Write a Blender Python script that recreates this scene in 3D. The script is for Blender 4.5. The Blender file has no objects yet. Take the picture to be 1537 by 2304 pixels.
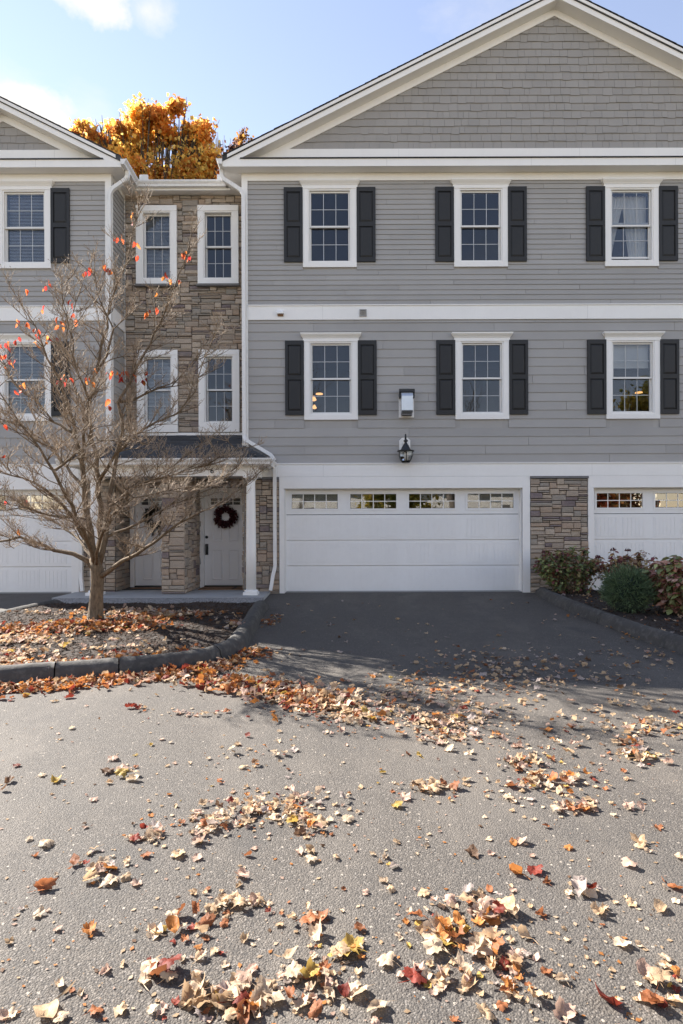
import bpy, math, random
from mathutils import Vector, Matrix, Euler, noise as mnoise
R = random.Random(7)
S = bpy.context.scene
COL = S.collection
PI = math.pi

# ------------------------------------------------------------------ camera
F = 1316.0; D = 12.0; EYE = 1.32; HOR = 1188.0; ROLL = 0.0035
cam_d = bpy.data.cameras.new('camera'); cam = bpy.data.objects.new('camera', cam_d); COL.objects.link(cam)
cam.location = (0, -D, EYE); cam.rotation_euler = (PI/2, ROLL, 0)
cam_d.sensor_fit = 'HORIZONTAL'; cam_d.sensor_width = 24.0; cam_d.lens = 24.0*F/1537.0
cam_d.shift_y = (HOR-1152.0)/1537.0
cam_d.clip_start = 0.05; cam_d.clip_end = 2000
S.camera = cam
S.render.resolution_x = 683; S.render.resolution_y = 1024

# ------------------------------------------------------------------ light
SA, SB = 1.14, 0.665                      # ground shadow offset (x, -y) for each metre of height
sun_dir = Vector((-SA, SB, 1.0)).normalized()
sun_el = math.asin(sun_dir.z); sun_az = math.atan2(sun_dir.x, sun_dir.y)
w = bpy.data.worlds.new('World'); S.world = w; w.use_nodes = True
nt = w.node_tree; N = nt.nodes; L = nt.links
for n in list(N): N.remove(n)
def wn(t, **k):
    n = N.new(t)
    for a, b in k.items(): setattr(n, a, b)
    return n
out = wn('ShaderNodeOutputWorld'); bg = wn('ShaderNodeBackground')
sky = wn('ShaderNodeTexSky', sky_type='NISHITA', sun_disc=False, sun_elevation=sun_el, sun_rotation=sun_az, altitude=60, air_density=1.0, dust_density=0.0, ozone_density=1.2)
SKY_STRENGTH = 0.086
bg.inputs['Strength'].default_value = SKY_STRENGTH
# clouds: soft fair-weather puffs, by direction
tc = wn('ShaderNodeTexCoord')
def wmath(op, a, b=None, clamp=False):
    n = wn('ShaderNodeMath', operation=op, use_clamp=clamp)
    for i, v in enumerate((a, b)):
        if v is None: continue
        if isinstance(v, (int, float)): n.inputs[i].default_value = v
        else: L.new(v, n.inputs[i])
    return n.outputs[0]
nz = wn('ShaderNodeTexNoise'); nz.inputs['Scale'].default_value = 9.0; nz.inputs['Detail'].default_value = 7; nz.inputs['Roughness'].default_value = 0.58
L.new(tc.outputs['Generated'], nz.inputs['Vector'])
def puff(d, sx, sz, soft):
    d = Vector(d).normalized()
    sub = wn('ShaderNodeVectorMath', operation='SUBTRACT'); L.new(tc.outputs['Generated'], sub.inputs[0]); sub.inputs[1].default_value = d
    mul = wn('ShaderNodeVectorMath', operation='MULTIPLY'); L.new(sub.outputs[0], mul.inputs[0]); mul.inputs[1].default_value = (1/sx, 1/sx, 1/sz)
    ln = wn('ShaderNodeVectorMath', operation='LENGTH'); L.new(mul.outputs[0], ln.inputs[0])
    a = wmath('SUBTRACT', 0.62, ln.outputs['Value'])
    b = wmath('MULTIPLY', wmath('SUBTRACT', nz.outputs['Fac'], 0.5), 2.4)
    return wmath('MULTIPLY', wmath('ADD', a, b), soft, True)
p1 = puff((-0.435, 1, 0.915), 0.14, 0.055, 3.0)
p1b = puff((-0.33, 1, 0.885), 0.07, 0.035, 1.2)
p2 = puff((-0.525, 1, 0.712), 0.075, 0.05, 3.0)
nz2 = wn('ShaderNodeTexNoise'); nz2.inputs['Scale'].default_value = 2.3; nz2.inputs['Detail'].default_value = 8; nz2.inputs['Roughness'].default_value = 0.55
mp = wn('ShaderNodeMapping'); mp.inputs['Scale'].default_value = (1, 1, 2.2); mp.inputs['Location'].default_value = (3.1, 0.4, 1.7)
L.new(tc.outputs['Generated'], mp.inputs['Vector']); L.new(mp.outputs[0], nz2.inputs['Vector'])
gen = wmath('MULTIPLY', wmath('SUBTRACT', nz2.outputs['Fac'], 0.555), 4.5, True)
cl = wmath('MAXIMUM', wmath('MAXIMUM', p1, p1b), wmath('MAXIMUM', p2, wmath('MULTIPLY', gen, 0.8)))
mx = wn('ShaderNodeMix', data_type='RGBA'); mx.inputs['B'].default_value = (3.1, 3.0, 2.92, 1)
tint = wn('ShaderNodeMix', data_type='RGBA', blend_type='MULTIPLY'); tint.inputs['Factor'].default_value = 1.0; tint.inputs['B'].default_value = (1.25, 0.955, 0.82, 1)   # camera white balance for open shade
L.new(sky.outputs[0], tint.inputs['A'])
L.new(cl, mx.inputs['Factor']); L.new(tint.outputs['Result'], mx.inputs['A'])
L.new(mx.outputs['Result'], bg.inputs['Color']); L.new(bg.outputs[0], out.inputs['Surface'])

sl = bpy.data.lights.new('sun', 'SUN'); so = bpy.data.objects.new('sun', sl); COL.objects.link(so)
sl.energy = 4.5; sl.angle = math.radians(0.53); sl.color = (1.0, 0.94, 0.86)
so.rotation_euler = (-sun_dir).to_track_quat('-Z', 'Y').to_euler(); so.location = (-20, 12, 20)
vs = S.view_settings; vs.view_transform = 'Standard'; vs.look = 'None'; vs.gamma = 1.0; vs.exposure = 2.08
try: vs.use_curve_mapping = False
except Exception: pass
S.render.engine = 'CYCLES'
S.cycles.max_bounces = 8; S.cycles.transparent_max_bounces = 16; S.cycles.caustics_reflective = False; S.cycles.caustics_refractive = False

# ------------------------------------------------------------------ helpers
def at(px, py, Y):
    """a point of the photograph at depth plane Y -> world"""
    dx, dy = px-768.0, py-HOR
    ux = dx - ROLL*dy; uy = dy + ROLL*dx
    s = F/(D+Y)
    return Vector((ux/s, Y, EYE-uy/s))
def g(y):                                    # asphalt height, falling gently from the garage sill
    t = min(max(-y, 0.0), 8.0)
    return -0.012 - 0.021*t
def gpt(px, py, lift=0.0):                   # photo point on the ground
    dx, dy = px-768.0, py-HOR
    ux = dx - ROLL*dy; uy = dy + ROLL*dx
    z = -0.1
    for _ in range(8):
        dep = (EYE-z)*F/uy; z = g(dep-D)+lift
    return ux*dep/F, dep-D

class MB:
    def __init__(s): s.v = []; s.f = []; s.c = []; s.cc = None
    def add(s, vs, fs):
        o = len(s.v); s.v.extend(tuple(p) for p in vs)
        for f in fs:
            s.f.append(tuple(i+o for i in f))
            if s.cc is not None: s.c.append(s.cc)
        return s
    def box(s, x0, x1, y0, y1, z0, z1):
        return s.add([(x0,y0,z0),(x1,y0,z0),(x1,y1,z0),(x0,y1,z0),(x0,y0,z1),(x1,y0,z1),(x1,y1,z1),(x0,y1,z1)],
                     [(0,3,2,1),(4,5,6,7),(0,1,5,4),(1,2,6,5),(2,3,7,6),(3,0,4,7)])
    def prism(s, poly, y0, y1):              # polygon in xz (counter-clockwise seen from -y), from y0 (front) to y1
        n = len(poly)
        vs = [(x, y0, z) for x, z in poly]+[(x, y1, z) for x, z in poly]
        fs = [tuple(range(n)), tuple(range(2*n-1, n-1, -1))]
        for i in range(n):
            j = (i+1) % n; fs.append((i, i+n, j+n, j))
        return s.add(vs, fs)
    def prismx(s, poly, x0, x1):             # polygon in yz extruded along x
        n = len(poly)
        vs = [(x0, y, z) for y, z in poly]+[(x1, y, z) for y, z in poly]
        fs = [tuple(range(n)), tuple(range(2*n-1, n-1, -1))]
        for i in range(n):
            j = (i+1) % n; fs.append((i, i+n, j+n, j))
        return s.add(vs, fs)
    def tube(s, pts, rad, n=6, caps=True, square=False):
        pts = [Vector(p) for p in pts]; m = len(pts)
        if not isinstance(rad, (list, tuple)): rad = [rad]*m
        vs = []; fs = []; up = None
        for i, p in enumerate(pts):
            t = (pts[min(i+1, m-1)]-pts[max(i-1, 0)])
            if t.length < 1e-9: t = Vector((0, 0, 1))
            t.normalize()
            if up is None:
                a = Vector((0, 1, 0)) if abs(t.y) < 0.9 else Vector((1, 0, 0))
                up = t.cross(a).normalized()
            up = (up - t*up.dot(t)); up = up.normalized() if up.length > 1e-6 else t.orthogonal().normalized()
            bn = t.cross(up)
            for k in range(n):
                a = 2*PI*k/n + (PI/n if square else 0)
                vs.append(p + (up*math.cos(a)+bn*math.sin(a))*rad[i])
        for i in range(m-1):
            for k in range(n):
                k2 = (k+1) % n
                fs.append((i*n+k, i*n+k2, (i+1)*n+k2, (i+1)*n+k))
        if caps and n > 2:
            fs.append(tuple(range(n-1, -1, -1))); fs.append(tuple((m-1)*n+k for k in range(n)))
        return s.add(vs, fs)
    def lathe(s, cx, cy, prof, n=20):        # prof: list of (r, z)
        vs = []; fs = []
        for r, z in prof:
            for k in range(n):
                a = 2*PI*k/n; vs.append((cx+r*math.cos(a), cy+r*math.sin(a), z))
        m = len(prof)
        for i in range(m-1):
            for k in range(n):
                k2 = (k+1) % n; fs.append((i*n+k, i*n+k2, (i+1)*n+k2, (i+1)*n+k))
        fs.append(tuple(range(n-1, -1, -1))); fs.append(tuple((m-1)*n+k for k in range(n)))
        return s.add(vs, fs)
    def mesh(s, name, m, smooth=False):
        me = bpy.data.meshes.new(name); me.from_pydata(s.v, [], s.f)
        if m is not None: me.materials.append(m)
        if s.c:
            ca = me.color_attributes.new('col', 'BYTE_COLOR' if False else 'FLOAT_COLOR', 'CORNER')
            buf = []
            for f, c in zip(s.f, s.c): buf.extend(list(c)*len(f))
            ca.data.foreach_set('color', buf)
        if smooth: me.polygons.foreach_set('use_smooth', [True]*len(me.polygons))
        me.update(); return me
    def build(s, name, m, parent=None, smooth=False, kind=None):
        o = bpy.data.objects.new(name, s.mesh(name, m, smooth)); link(o, parent)
        if kind: o['kind'] = kind
        return o
WP = {}
def link(o, parent=None, loc=None, rot=None):
    """link o; with a parent, loc / rot stay world values"""
    COL.objects.link(o)
    if loc is not None: o.location = loc
    if rot is not None: o.rotation_euler = rot
    M = Matrix.Translation(o.location) @ o.rotation_euler.to_matrix().to_4x4()
    if parent is not None:
        o.parent = parent; o.matrix_parent_inverse = WP[parent.name].inverted()
    WP[o.name] = M
    return o
def inst(name, me, parent, loc, rot=None):
    return link(bpy.data.objects.new(name, me), parent, loc, rot)
def tag(o, label, cat, group=None):
    o['label'] = label; o['category'] = cat
    if group: o['group'] = group
    return o
def thing(name, label, cat, loc, group=None):
    o = bpy.data.objects.new(name, None); o.empty_display_size = 0.2
    link(o, None, loc); return tag(o, label, cat, group)
def structure(o): o['kind'] = 'structure'; return o

# ------------------------------------------------------------------ materials
def newmat(name):
    m = bpy.data.materials.new(name); m.use_nodes = True
    return m, m.node_tree.nodes, m.node_tree.links, m.node_tree.nodes['Principled BSDF']
def rnd_value(N, L):
    oi = N.new('ShaderNodeObjectInfo'); ge = N.new('ShaderNodeNewGeometry')
    a = N.new('ShaderNodeMath'); a.operation = 'MULTIPLY_ADD'; L.new(ge.outputs['Random Per Island'], a.inputs[0]); a.inputs[1].default_value = 7.31
    L.new(oi.outputs['Random'], a.inputs[2])
    b = N.new('ShaderNodeMath'); b.operation = 'FRACT'; L.new(a.outputs[0], b.inputs[0]); return b.outputs[0]
def ramp(N, L, src, stops, interp='LINEAR'):
    r = N.new('ShaderNodeValToRGB'); r.color_ramp.interpolation = interp
    els = r.color_ramp.elements
    while len(els) < len(stops): els.new(0.5)
    for e, (p, c) in zip(els, stops): e.position = p; e.color = (c[0], c[1], c[2], 1)
    L.new(src, r.inputs[0]); return r.outputs[0]
def noise(N, L, scale, detail=4, rough=0.55, vec=None, coord='Object', mscale=None):
    t = N.new('ShaderNodeTexNoise'); t.inputs['Scale'].default_value = scale; t.inputs['Detail'].default_value = detail; t.inputs['Roughness'].default_value = rough
    if vec is None:
        ge = N.new('ShaderNodeNewGeometry'); vec = ge.outputs['Position']
    if mscale:
        mp = N.new('ShaderNodeMapping'); mp.inputs['Scale'].default_value = mscale; L.new(vec, mp.inputs[0]); vec = mp.outputs[0]
    L.new(vec, t.inputs['Vector']); return t.outputs['Fac']
def mixc(N, L, fac, a, b, mode='MIX'):
    m = N.new('ShaderNodeMix'); m.data_type = 'RGBA'; m.blend_type = mode
    for k, v in (('Factor', fac), ('A', a), ('B', b)):
        if isinstance(v, (int, float)): m.inputs[k].default_value = v
        elif isinstance(v, tuple): m.inputs[k].default_value = (v[0], v[1], v[2], 1)
        else: L.new(v, m.inputs[k])
    return m.outputs['Result']
def bump(N, L, B, h, strength=0.4, dist=0.01):
    b = N.new('ShaderNodeBump'); b.inputs['Strength'].default_value = strength; b.inputs['Distance'].default_value = dist
    L.new(h, b.inputs['Height']); L.new(b.outputs[0], B.inputs['Normal'])
def paint(name, col, rough=0.5, var=0.08, dirt=0.12, objvar=0.06, streak=None, bumps=0.0, dirtcol=None):
    m, N, L, B = newmat(name)
    n1 = noise(N, L, 1.3, 5, 0.6); n2 = noise(N, L, 14, 5, 0.65, mscale=streak)
    dk = dirtcol or tuple(c*(1-dirt*3.2) for c in col)
    c = ramp(N, L, n1, [(0.32, tuple(x*(1-var) for x in col)), (0.68, tuple(x*(1+var*0.6) for x in col))])
    d = ramp(N, L, n2, [(0.48, (0, 0, 0)), (0.80, (1, 1, 1))])
    f = N.new('ShaderNodeMath'); f.operation = 'MULTIPLY'; L.new(d, f.inputs[0]); f.inputs[1].default_value = min(1, dirt*2.0)
    c = mixc(N, L, f.outputs[0], c, dk)
    if objvar:
        r = rnd_value(N, L)
        h = N.new('ShaderNodeMapRange'); L.new(r, h.inputs[0]); h.inputs[3].default_value = 1-objvar; h.inputs[4].default_value = 1+objvar
        hs = N.new('ShaderNodeHueSaturation'); L.new(h.outputs[0], hs.inputs['Value']); L.new(c, hs.inputs['Color']); c = hs.outputs[0]
    L.new(c, B.inputs['Base Color']); B.inputs['Roughness'].default_value = rough
    if bumps:
        bump(N, L, B, noise(N, L, 60, 4, 0.6, mscale=streak), bumps, 0.004)
    return m
M = {}
M['siding'] = paint('siding paint', (0.345, 0.332, 0.318), 0.55, 0.05, 0.07, 0.055, streak=(1, 1, 9), bumps=0.25, dirtcol=(0.43, 0.415, 0.40))
M['shingle'] = paint('cedar shingle paint', (0.305, 0.29, 0.272), 0.6, 0.05, 0.08, 0.045, streak=(6, 6, 1), bumps=0.35)
M['white'] = paint('white trim', (0.84, 0.825, 0.80), 0.42, 0.03, 0.05, 0.015, streak=(1.5, 1.5, 0.5), dirtcol=(0.62, 0.59, 0.54))
M['gutter'] = paint('white aluminium gutter', (0.78, 0.77, 0.75), 0.35, 0.04, 0.16, 0.02, streak=(2.5, 2.5, 0.35), dirtcol=(0.40, 0.36, 0.31))
M['door'] = paint('garage door white', (0.82, 0.815, 0.805), 0.45, 0.03, 0.07, 0.008, streak=(1, 1, 0.6), dirtcol=(0.62, 0.61, 0.58))
M['entry'] = paint('entry door white', (0.84, 0.83, 0.82), 0.4, 0.02, 0.03, 0.0)
M['sash'] = paint('sash white', (0.74, 0.73, 0.71), 0.4, 0.02, 0.05, 0.0)
M['shutter'] = paint('shutter black', (0.014, 0.0145, 0.016), 0.6, 0.15, 0.1, 0.05, bumps=0.2, dirtcol=(0.03, 0.03, 0.03))
M['black'] = paint('black metal', (0.015, 0.015, 0.016), 0.38, 0.1, 0.05, 0.0)
M['dark'] = paint('dark interior', (0.10, 0.095, 0.09), 0.8, 0.1, 0.0, 0.0)
M['roof'] = paint('asphalt roof shingle', (0.045, 0.047, 0.052), 0.85, 0.25, 0.15, 0.35, bumps=0.9, dirtcol=(0.09, 0.09, 0.095))
M['bluestone'] = paint('bluestone sill', (0.17, 0.165, 0.165), 0.75, 0.15, 0.2, 0.05, bumps=0.5)
M['mortar'] = paint('mortar', (0.075, 0.066, 0.06), 0.95, 0.15, 0.2, 0.0)
M['concrete'] = paint('porch concrete', (0.36, 0.36, 0.355), 0.8, 0.08, 0.12, 0.0, bumps=0.3)
M['galv'] = paint('galvanised steel', (0.62, 0.64, 0.66), 0.32, 0.06, 0.12, 0.0); M['galv'].node_tree.nodes['Principled BSDF'].inputs['Metallic'].default_value = 0.75
M['grey_vent'] = paint('grey vent', (0.36, 0.355, 0.35), 0.5, 0.05, 0.1, 0.0)
M['blind'] = paint('blind slat', (0.80, 0.80, 0.80), 0.6, 0.03, 0.03, 0.03)
M['curtain'] = paint('curtain', (0.85, 0.81, 0.75), 0.9, 0.08, 0.05, 0.0)
M['coir'] = paint('coir mat', (0.22, 0.12, 0.06), 0.95, 0.2, 0.2, 0.0, bumps=1.0)
M['rubber'] = paint('rubber mat', (0.02, 0.019, 0.019), 0.8, 0.2, 0.2, 0.0, bumps=0.6)
M['grille'] = paint('grille between panes', (0.50, 0.51, 0.52), 0.5, 0.02, 0.02, 0.0)
M['far_wall'] = paint('far house paint', (0.52, 0.50, 0.47), 0.6, 0.05, 0.1, 0.0)
M['seam'] = paint('seam', (0.45, 0.44, 0.43), 0.6, 0.02, 0.02, 0.0)
def stone_mat():
    m, N, L, B = newmat('ledge stone')
    r = rnd_value(N, L)
    base = ramp(N, L, r, [(0.0, (0.37, 0.30, 0.24)), (0.12, (0.48, 0.395, 0.31)), (0.26, (0.33, 0.295, 0.25)), (0.40, (0.41, 0.335, 0.265)), (0.55, (0.21, 0.175, 0.175)),
        (0.60, (0.54, 0.445, 0.35)), (0.72, (0.34, 0.305, 0.265)), (0.82, (0.44, 0.33, 0.245)), (0.95, (0.185, 0.145, 0.155))], 'CONSTANT')
    n1 = noise(N, L, 7, 6, 0.7); n2 = noise(N, L, 38, 5, 0.7, mscale=(1, 1, 2.5))
    c = mixc(N, L, ramp(N, L, n1, [(0.36, (0, 0, 0)), (0.66, (1, 1, 1))]), base, (0.40, 0.325, 0.25))
    c = mixc(N, L, 0.62, c, base)
    c = mixc(N, L, ramp(N, L, n2, [(0.5, (0, 0, 0)), (0.78, (0.75, 0.75, 0.75))]), c, (0.15, 0.12, 0.11))
    L.new(c, B.inputs['Base Color']); B.inputs['Roughness'].default_value = 0.88
    a = N.new('ShaderNodeMath'); a.operation = 'ADD'; L.new(n1, a.inputs[0]); L.new(n2, a.inputs[1])
    bump(N, L, B, a.outputs[0], 0.9, 0.02)
    return m
M['stone'] = stone_mat()
def glass_mat(name, ior, tint=(0.92, 0.95, 1.0), wav=0.0):
    m = bpy.data.materials.new(name); m.use_nodes = True; N = m.node_tree.nodes; L = m.node_tree.links
    for n in list(N): N.remove(n)
    o = N.new('ShaderNodeOutputMaterial'); mix = N.new('ShaderNodeMixShader'); tr = N.new('ShaderNodeBsdfTransparent'); gl = N.new('ShaderNodeBsdfGlossy'); fr = N.new('ShaderNodeFresnel')
    tr.inputs['Color'].default_value = (0.86, 0.88, 0.90, 1); gl.inputs['Color'].default_value = (*tint, 1); gl.inputs['Roughness'].default_value = 0.0; fr.inputs['IOR'].default_value = ior
    L.new(fr.outputs[0], mix.inputs[0]); L.new(tr.outputs[0], mix.inputs[1]); L.new(gl.outputs[0], mix.inputs[2]); L.new(mix.outputs[0], o.inputs['Surface'])
    if wav:
        b = N.new('ShaderNodeBump'); b.inputs['Strength'].default_value = wav; b.inputs['Distance'].default_value = 0.02
        L.new(noise(N, L, 2.2, 2, 0.4), b.inputs['Height']); L.new(b.outputs[0], gl.inputs['Normal'])
    return m
M['glass'] = glass_mat('window glass', 1.47, wav=0.05)
M['garage_glass'] = glass_mat('garage glass', 2.1, tint=(1, .98, .95), wav=0.03)
M['lamp_glass'] = glass_mat('lantern glass', 1.5)
def asphalt_mat():
    m, N, L, B = newmat('asphalt')
    ge = N.new('ShaderNodeNewGeometry')
    def vor(scale, rnd=1.0):
        v = N.new('ShaderNodeTexVoronoi'); v.inputs['Scale'].default_value = scale; L.new(ge.outputs['Position'], v.inputs['Vector']); return v
    v1 = vor(140); v2 = vor(210); v3 = vor(45)
    big = noise(N, L, 0.55, 5, 0.6); mid = noise(N, L, 6, 5, 0.6); fine = noise(N, L, 130, 3, 0.7)
    wn_ = N.new('ShaderNodeSeparateColor'); L.new(v1.outputs['Color'], wn_.inputs[0])
    wn2 = N.new('ShaderNodeSeparateColor'); L.new(v3.outputs['Color'], wn2.inputs[0])
    c = ramp(N, L, wn_.outputs[0], [(0.0, (0.054, 0.046, 0.038)), (0.45, (0.092, 0.078, 0.064)), (0.82, (0.121, 0.104, 0.086)), (0.93, (0.19, 0.165, 0.138)), (1.0, (0.24, 0.215, 0.19))])
    c = mixc(N, L, ramp(N, L, v1.outputs['Distance'], [(0.35, (0, 0, 0)), (0.75, (0.8, 0.8, 0.8))]), c, (0.036, 0.032, 0.029))
    c = mixc(N, L, ramp(N, L, big, [(0.30, (0.55, 0.55, 0.55)), (0.70, (0, 0, 0))]), c, (0.072, 0.066, 0.060))
    c = mixc(N, L, ramp(N, L, mid, [(0.55, (0, 0, 0)), (0.78, (0.35, 0.35, 0.35))]), c, (0.142, 0.123, 0.102))
    # worn wheel lanes, dusty smears and old stains
    dust = noise(N, L, 1.1, 6, 0.7, mscale=(1.0, 0.45, 1)); c = mixc(N, L, ramp(N, L, dust, [(0.50, (0, 0, 0)), (0.72, (0.55, 0.55, 0.55))]), c, (0.152, 0.132, 0.110))
    oil = noise(N, L, 0.9, 3, 0.5, mscale=(1.3, 1, 1)); c = mixc(N, L, ramp(N, L, oil, [(0.66, (0, 0, 0)), (0.74, (0.5, 0.5, 0.5))]), c, (0.040, 0.038, 0.036))
    sp = N.new('ShaderNodeMath'); sp.operation = 'GREATER_THAN'; L.new(wn2.outputs[1], sp.inputs[0]); sp.inputs[1].default_value = 0.955
    sp2 = N.new('ShaderNodeMath'); sp2.operation = 'LESS_THAN'; L.new(v3.outputs['Distance'], sp2.inputs[0]); sp2.inputs[1].default_value = 0.26
    sp3 = N.new('ShaderNodeMath'); sp3.operation = 'MULTIPLY'; L.new(sp.outputs[0], sp3.inputs[0]); L.new(sp2.outputs[0], sp3.inputs[1])
    c = mixc(N, L, sp3.outputs[0], c, (0.30, 0.26, 0.215))
    L.new(c, B.inputs['Base Color']); B.inputs['Roughness'].default_value = 0.82
    h = N.new('ShaderNodeMath'); h.operation = 'MULTIPLY_ADD'; L.new(v1.outputs['Distance'], h.inputs[0]); h.inputs[1].default_value = -1.0; L.new(fine, h.inputs[2])
    bump(N, L, B, h.outputs[0], 0.8, 0.0045)
    return m
M['asphalt'] = asphalt_mat()
M['kerb'] = paint('asphalt kerb', (0.058, 0.054, 0.050), 0.9, 0.3, 0.32, 0.0, bumps=1.0, dirtcol=(0.16, 0.15, 0.135))
def agg_mat():
    m, N, L, B = newmat('exposed aggregate')
    v = N.new('ShaderNodeTexVoronoi'); v.inputs['Scale'].default_value = 60; ge = N.new('ShaderNodeNewGeometry'); L.new(ge.outputs['Position'], v.inputs['Vector'])
    s = N.new('ShaderNodeSeparateColor'); L.new(v.outputs['Color'], s.inputs[0])
    c = ramp(N, L, s.outputs[0], [(0, (0.10, 0.10, 0.10)), (0.6, (0.24, 0.235, 0.23)), (1, (0.42, 0.40, 0.38))])
    L.new(c, B.inputs['Base Color']); B.inputs['Roughness'].default_value = 0.85; bump(N, L, B, v.outputs['Distance'], 0.8, 0.008); return m
M['aggregate'] = agg_mat()
M['mulch'] = paint('bark mulch soil', (0.028, 0.019, 0.014), 0.95, 0.35, 0.3, 0.0, bumps=1.0, dirtcol=(0.075, 0.055, 0.04))
def attr_mat(name, trans=0.3, rough=0.7, bumps=0.0, attr='col', gloss=0.25, spot=0.45):
    m = bpy.data.materials.new(name); m.use_nodes = True; N = m.node_tree.nodes; L = m.node_tree.links
    for n in list(N): N.remove(n)
    o = N.new('ShaderNodeOutputMaterial'); mix = N.new('ShaderNodeMixShader'); P = N.new('ShaderNodeBsdfPrincipled'); T = N.new('ShaderNodeBsdfTranslucent')
    a = N.new('ShaderNodeAttribute'); a.attribute_name = attr
    n1 = noise(N, L, 45, 4, 0.7)
    c = mixc(N, L, ramp(N, L, n1, [(0.45, (0, 0, 0)), (0.75, (spot, spot, spot))]), a.outputs['Color'], (0.10, 0.055, 0.03))
    L.new(c, P.inputs['Base Color']); P.inputs['Roughness'].default_value = rough; P.inputs['Specular IOR Level'].default_value = gloss
    L.new(a.outputs['Color'], T.inputs['Color']); mix.inputs[0].default_value = trans
    L.new(P.outputs[0], mix.inputs[1]); L.new(T.outputs[0], mix.inputs[2]); L.new(mix.outputs[0], o.inputs['Surface'])
    return m
M['leaf'] = attr_mat('dry leaf', 0.33, 0.65)
M['leaf_live'] = attr_mat('leaf on tree', 0.74, 0.55, spot=0.1)
M['plant'] = attr_mat('shrub leaf', 0.25, 0.5, gloss=0.4)
M['chip'] = attr_mat('mulch chip', 0.0, 0.9)
def bark_mat(name, a, b, sc):
    m, N, L, B = newmat(name)
    n1 = noise(N, L, sc, 6, 0.7, mscale=(1, 1, 0.35)); 
    L.new(ramp(N, L, n1, [(0.3, a), (0.7, b)]), B.inputs['Base Color']); B.inputs['Roughness'].default_value = 0.9; bump(N, L, B, n1, 1.0, 0.02); return m
M['bark'] = bark_mat('dogwood bark', (0.06, 0.042, 0.026), (0.24, 0.175, 0.11), 34)
M['twig'] = bark_mat('dogwood twig', (0.15, 0.108, 0.075), (0.50, 0.395, 0.285), 12)
M['bark_dark'] = bark_mat('maple bark', (0.05, 0.04, 0.033), (0.12, 0.10, 0.08), 12)
def emis(name, col, st):
    m, N, L, B = newmat(name); B.inputs['Base Color'].default_value = (*col, 1); B.inputs['Emission Color'].default_value = (*col, 1); B.inputs['Emission Strength'].default_value = st; return m
M['bulb'] = emis('warm lamp', (1.0, 0.50, 0.18), 0.42)

# ------------------------------------------------------------------ ground
def grid(name, x0, x1, y0, y1, nx, ny, fz, m, smooth=True):
    b = MB()
    for j in range(ny+1):
        for i in range(nx+1):
            x = x0+(x1-x0)*i/nx; y = y0+(y1-y0)*j/ny; b.v.append((x, y, fz(x, y)))
    for j in range(ny):
        for i in range(nx):
            k = j*(nx+1)+i; b.f.append((k, k+1, k+nx+2, k+nx+1))
    return b.build(name, m, None, smooth)
GRASS = paint('far lawn', (0.06, 0.075, 0.03), 0.9, 0.3, 0.3, 0.0, dirtcol=(0.12, 0.10, 0.05))
structure(grid('ground', -400, 400, -400, 400, 8, 8, lambda x, y: -0.45, GRASS))
def rz(x, y): return g(y) + 0.006*mnoise.noise((x*0.6, y*0.6, 0.0)) if y < -0.6 else g(y)
structure(grid('road', -30, 30, -24, 0.16, 120, 96, rz, M['asphalt']))

KA = [(-1.24, -1.95), (-1.24, -2.6), (-1.19, -3.6), (-1.15, -4.5), (-1.14, -5.1), (-1.22, -5.5), (-1.45, -5.85), (-1.8, -6.07), (-2.3, -6.27), (-2.75, -6.42), (-3.3, -6.58), (-4.2, -6.75), (-5.5, -6.9)]
def smooth_path(P, sub=5):
    P = [Vector((*p, 0)) for p in P]; outp = []
    for i in range(len(P)-1):
        p0 = P[max(i-1, 0)]; p1 = P[i]; p2 = P[i+1]; p3 = P[min(i+2, len(P)-1)]
        for k in range(sub):
            t = k/sub
            outp.append(0.5*((2*p1)+(p2-p0)*t+(2*p0-5*p1+4*p2-p3)*t*t+(3*p1-p0-3*p2+p3)*t**3))
    outp.append(P[-1]); return outp
PROF = [(-0.02, -0.06), (0.0, 0.0), (0.02, 0.085), (0.045, 0.135), (0.09, 0.165), (0.15, 0.165), (0.205, 0.135), (0.25, 0.07), (0.27, -0.06)]
def kerb(path, side, breaks, label, cracks=True):
    root = bpy.data.objects.new('kerb', None); link(root, None, (path[0].x, path[0].y, g(path[0].y))); structure(root)
    segs = []; last = 0
    for b in breaks+[len(path)-1]:
        segs.append(path[last:b+1]); last = b
    for si, sg in enumerate(segs):
        b = MB(); n = len(PROF); m = len(sg)
        for i, p in enumerate(sg):
            t = (sg[min(i+1, m-1)]-sg[max(i-1, 0)]).normalized(); nr = Vector((-t.y, t.x, 0))*side
            q = p.copy()
            if i == 0 and si > 0: q += t*0.006
            if i == m-1 and si < len(segs)-1: q -= t*0.006
            for k, (o, h) in enumerate(PROF):
                jit = 0.012*mnoise.noise((q.x*3, q.y*3, k*0.7))+.008*mnoise.noise((q.x*13, q.y*13, k*1.3)); hj = 0.012*mnoise.noise((q.x*2.2+9, q.y*2.2, k*0.4))+.007*mnoise.noise((q.x*15, q.y*15, k*1.9))
                fade = min(1.0, 0.5+i*0.12) if si == 0 else 1.0
                v = q+nr*(o+jit); b.v.append((v.x, v.y, g(v.y)+(h+hj)*(fade if h > 0 else 1)))
        for i in range(m-1):
            for k in range(n-1): b.f.append((i*n+k, i*n+k+1, (i+1)*n+k+1, (i+1)*n+k) if side < 0 else (i*n+k, (i+1)*n+k, (i+1)*n+k+1, i*n+k+1))
        b.f.append(tuple(range(n))); b.f.append(tuple((m-1)*n+k for k in range(n-1, -1, -1)))
        b.build('kerb_segment', M['kerb'], root, True)
    return root
kpath = smooth_path(KA, 10)
kerb(kpath, -1, [54, 78, 90, 102], 'left')
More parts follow.
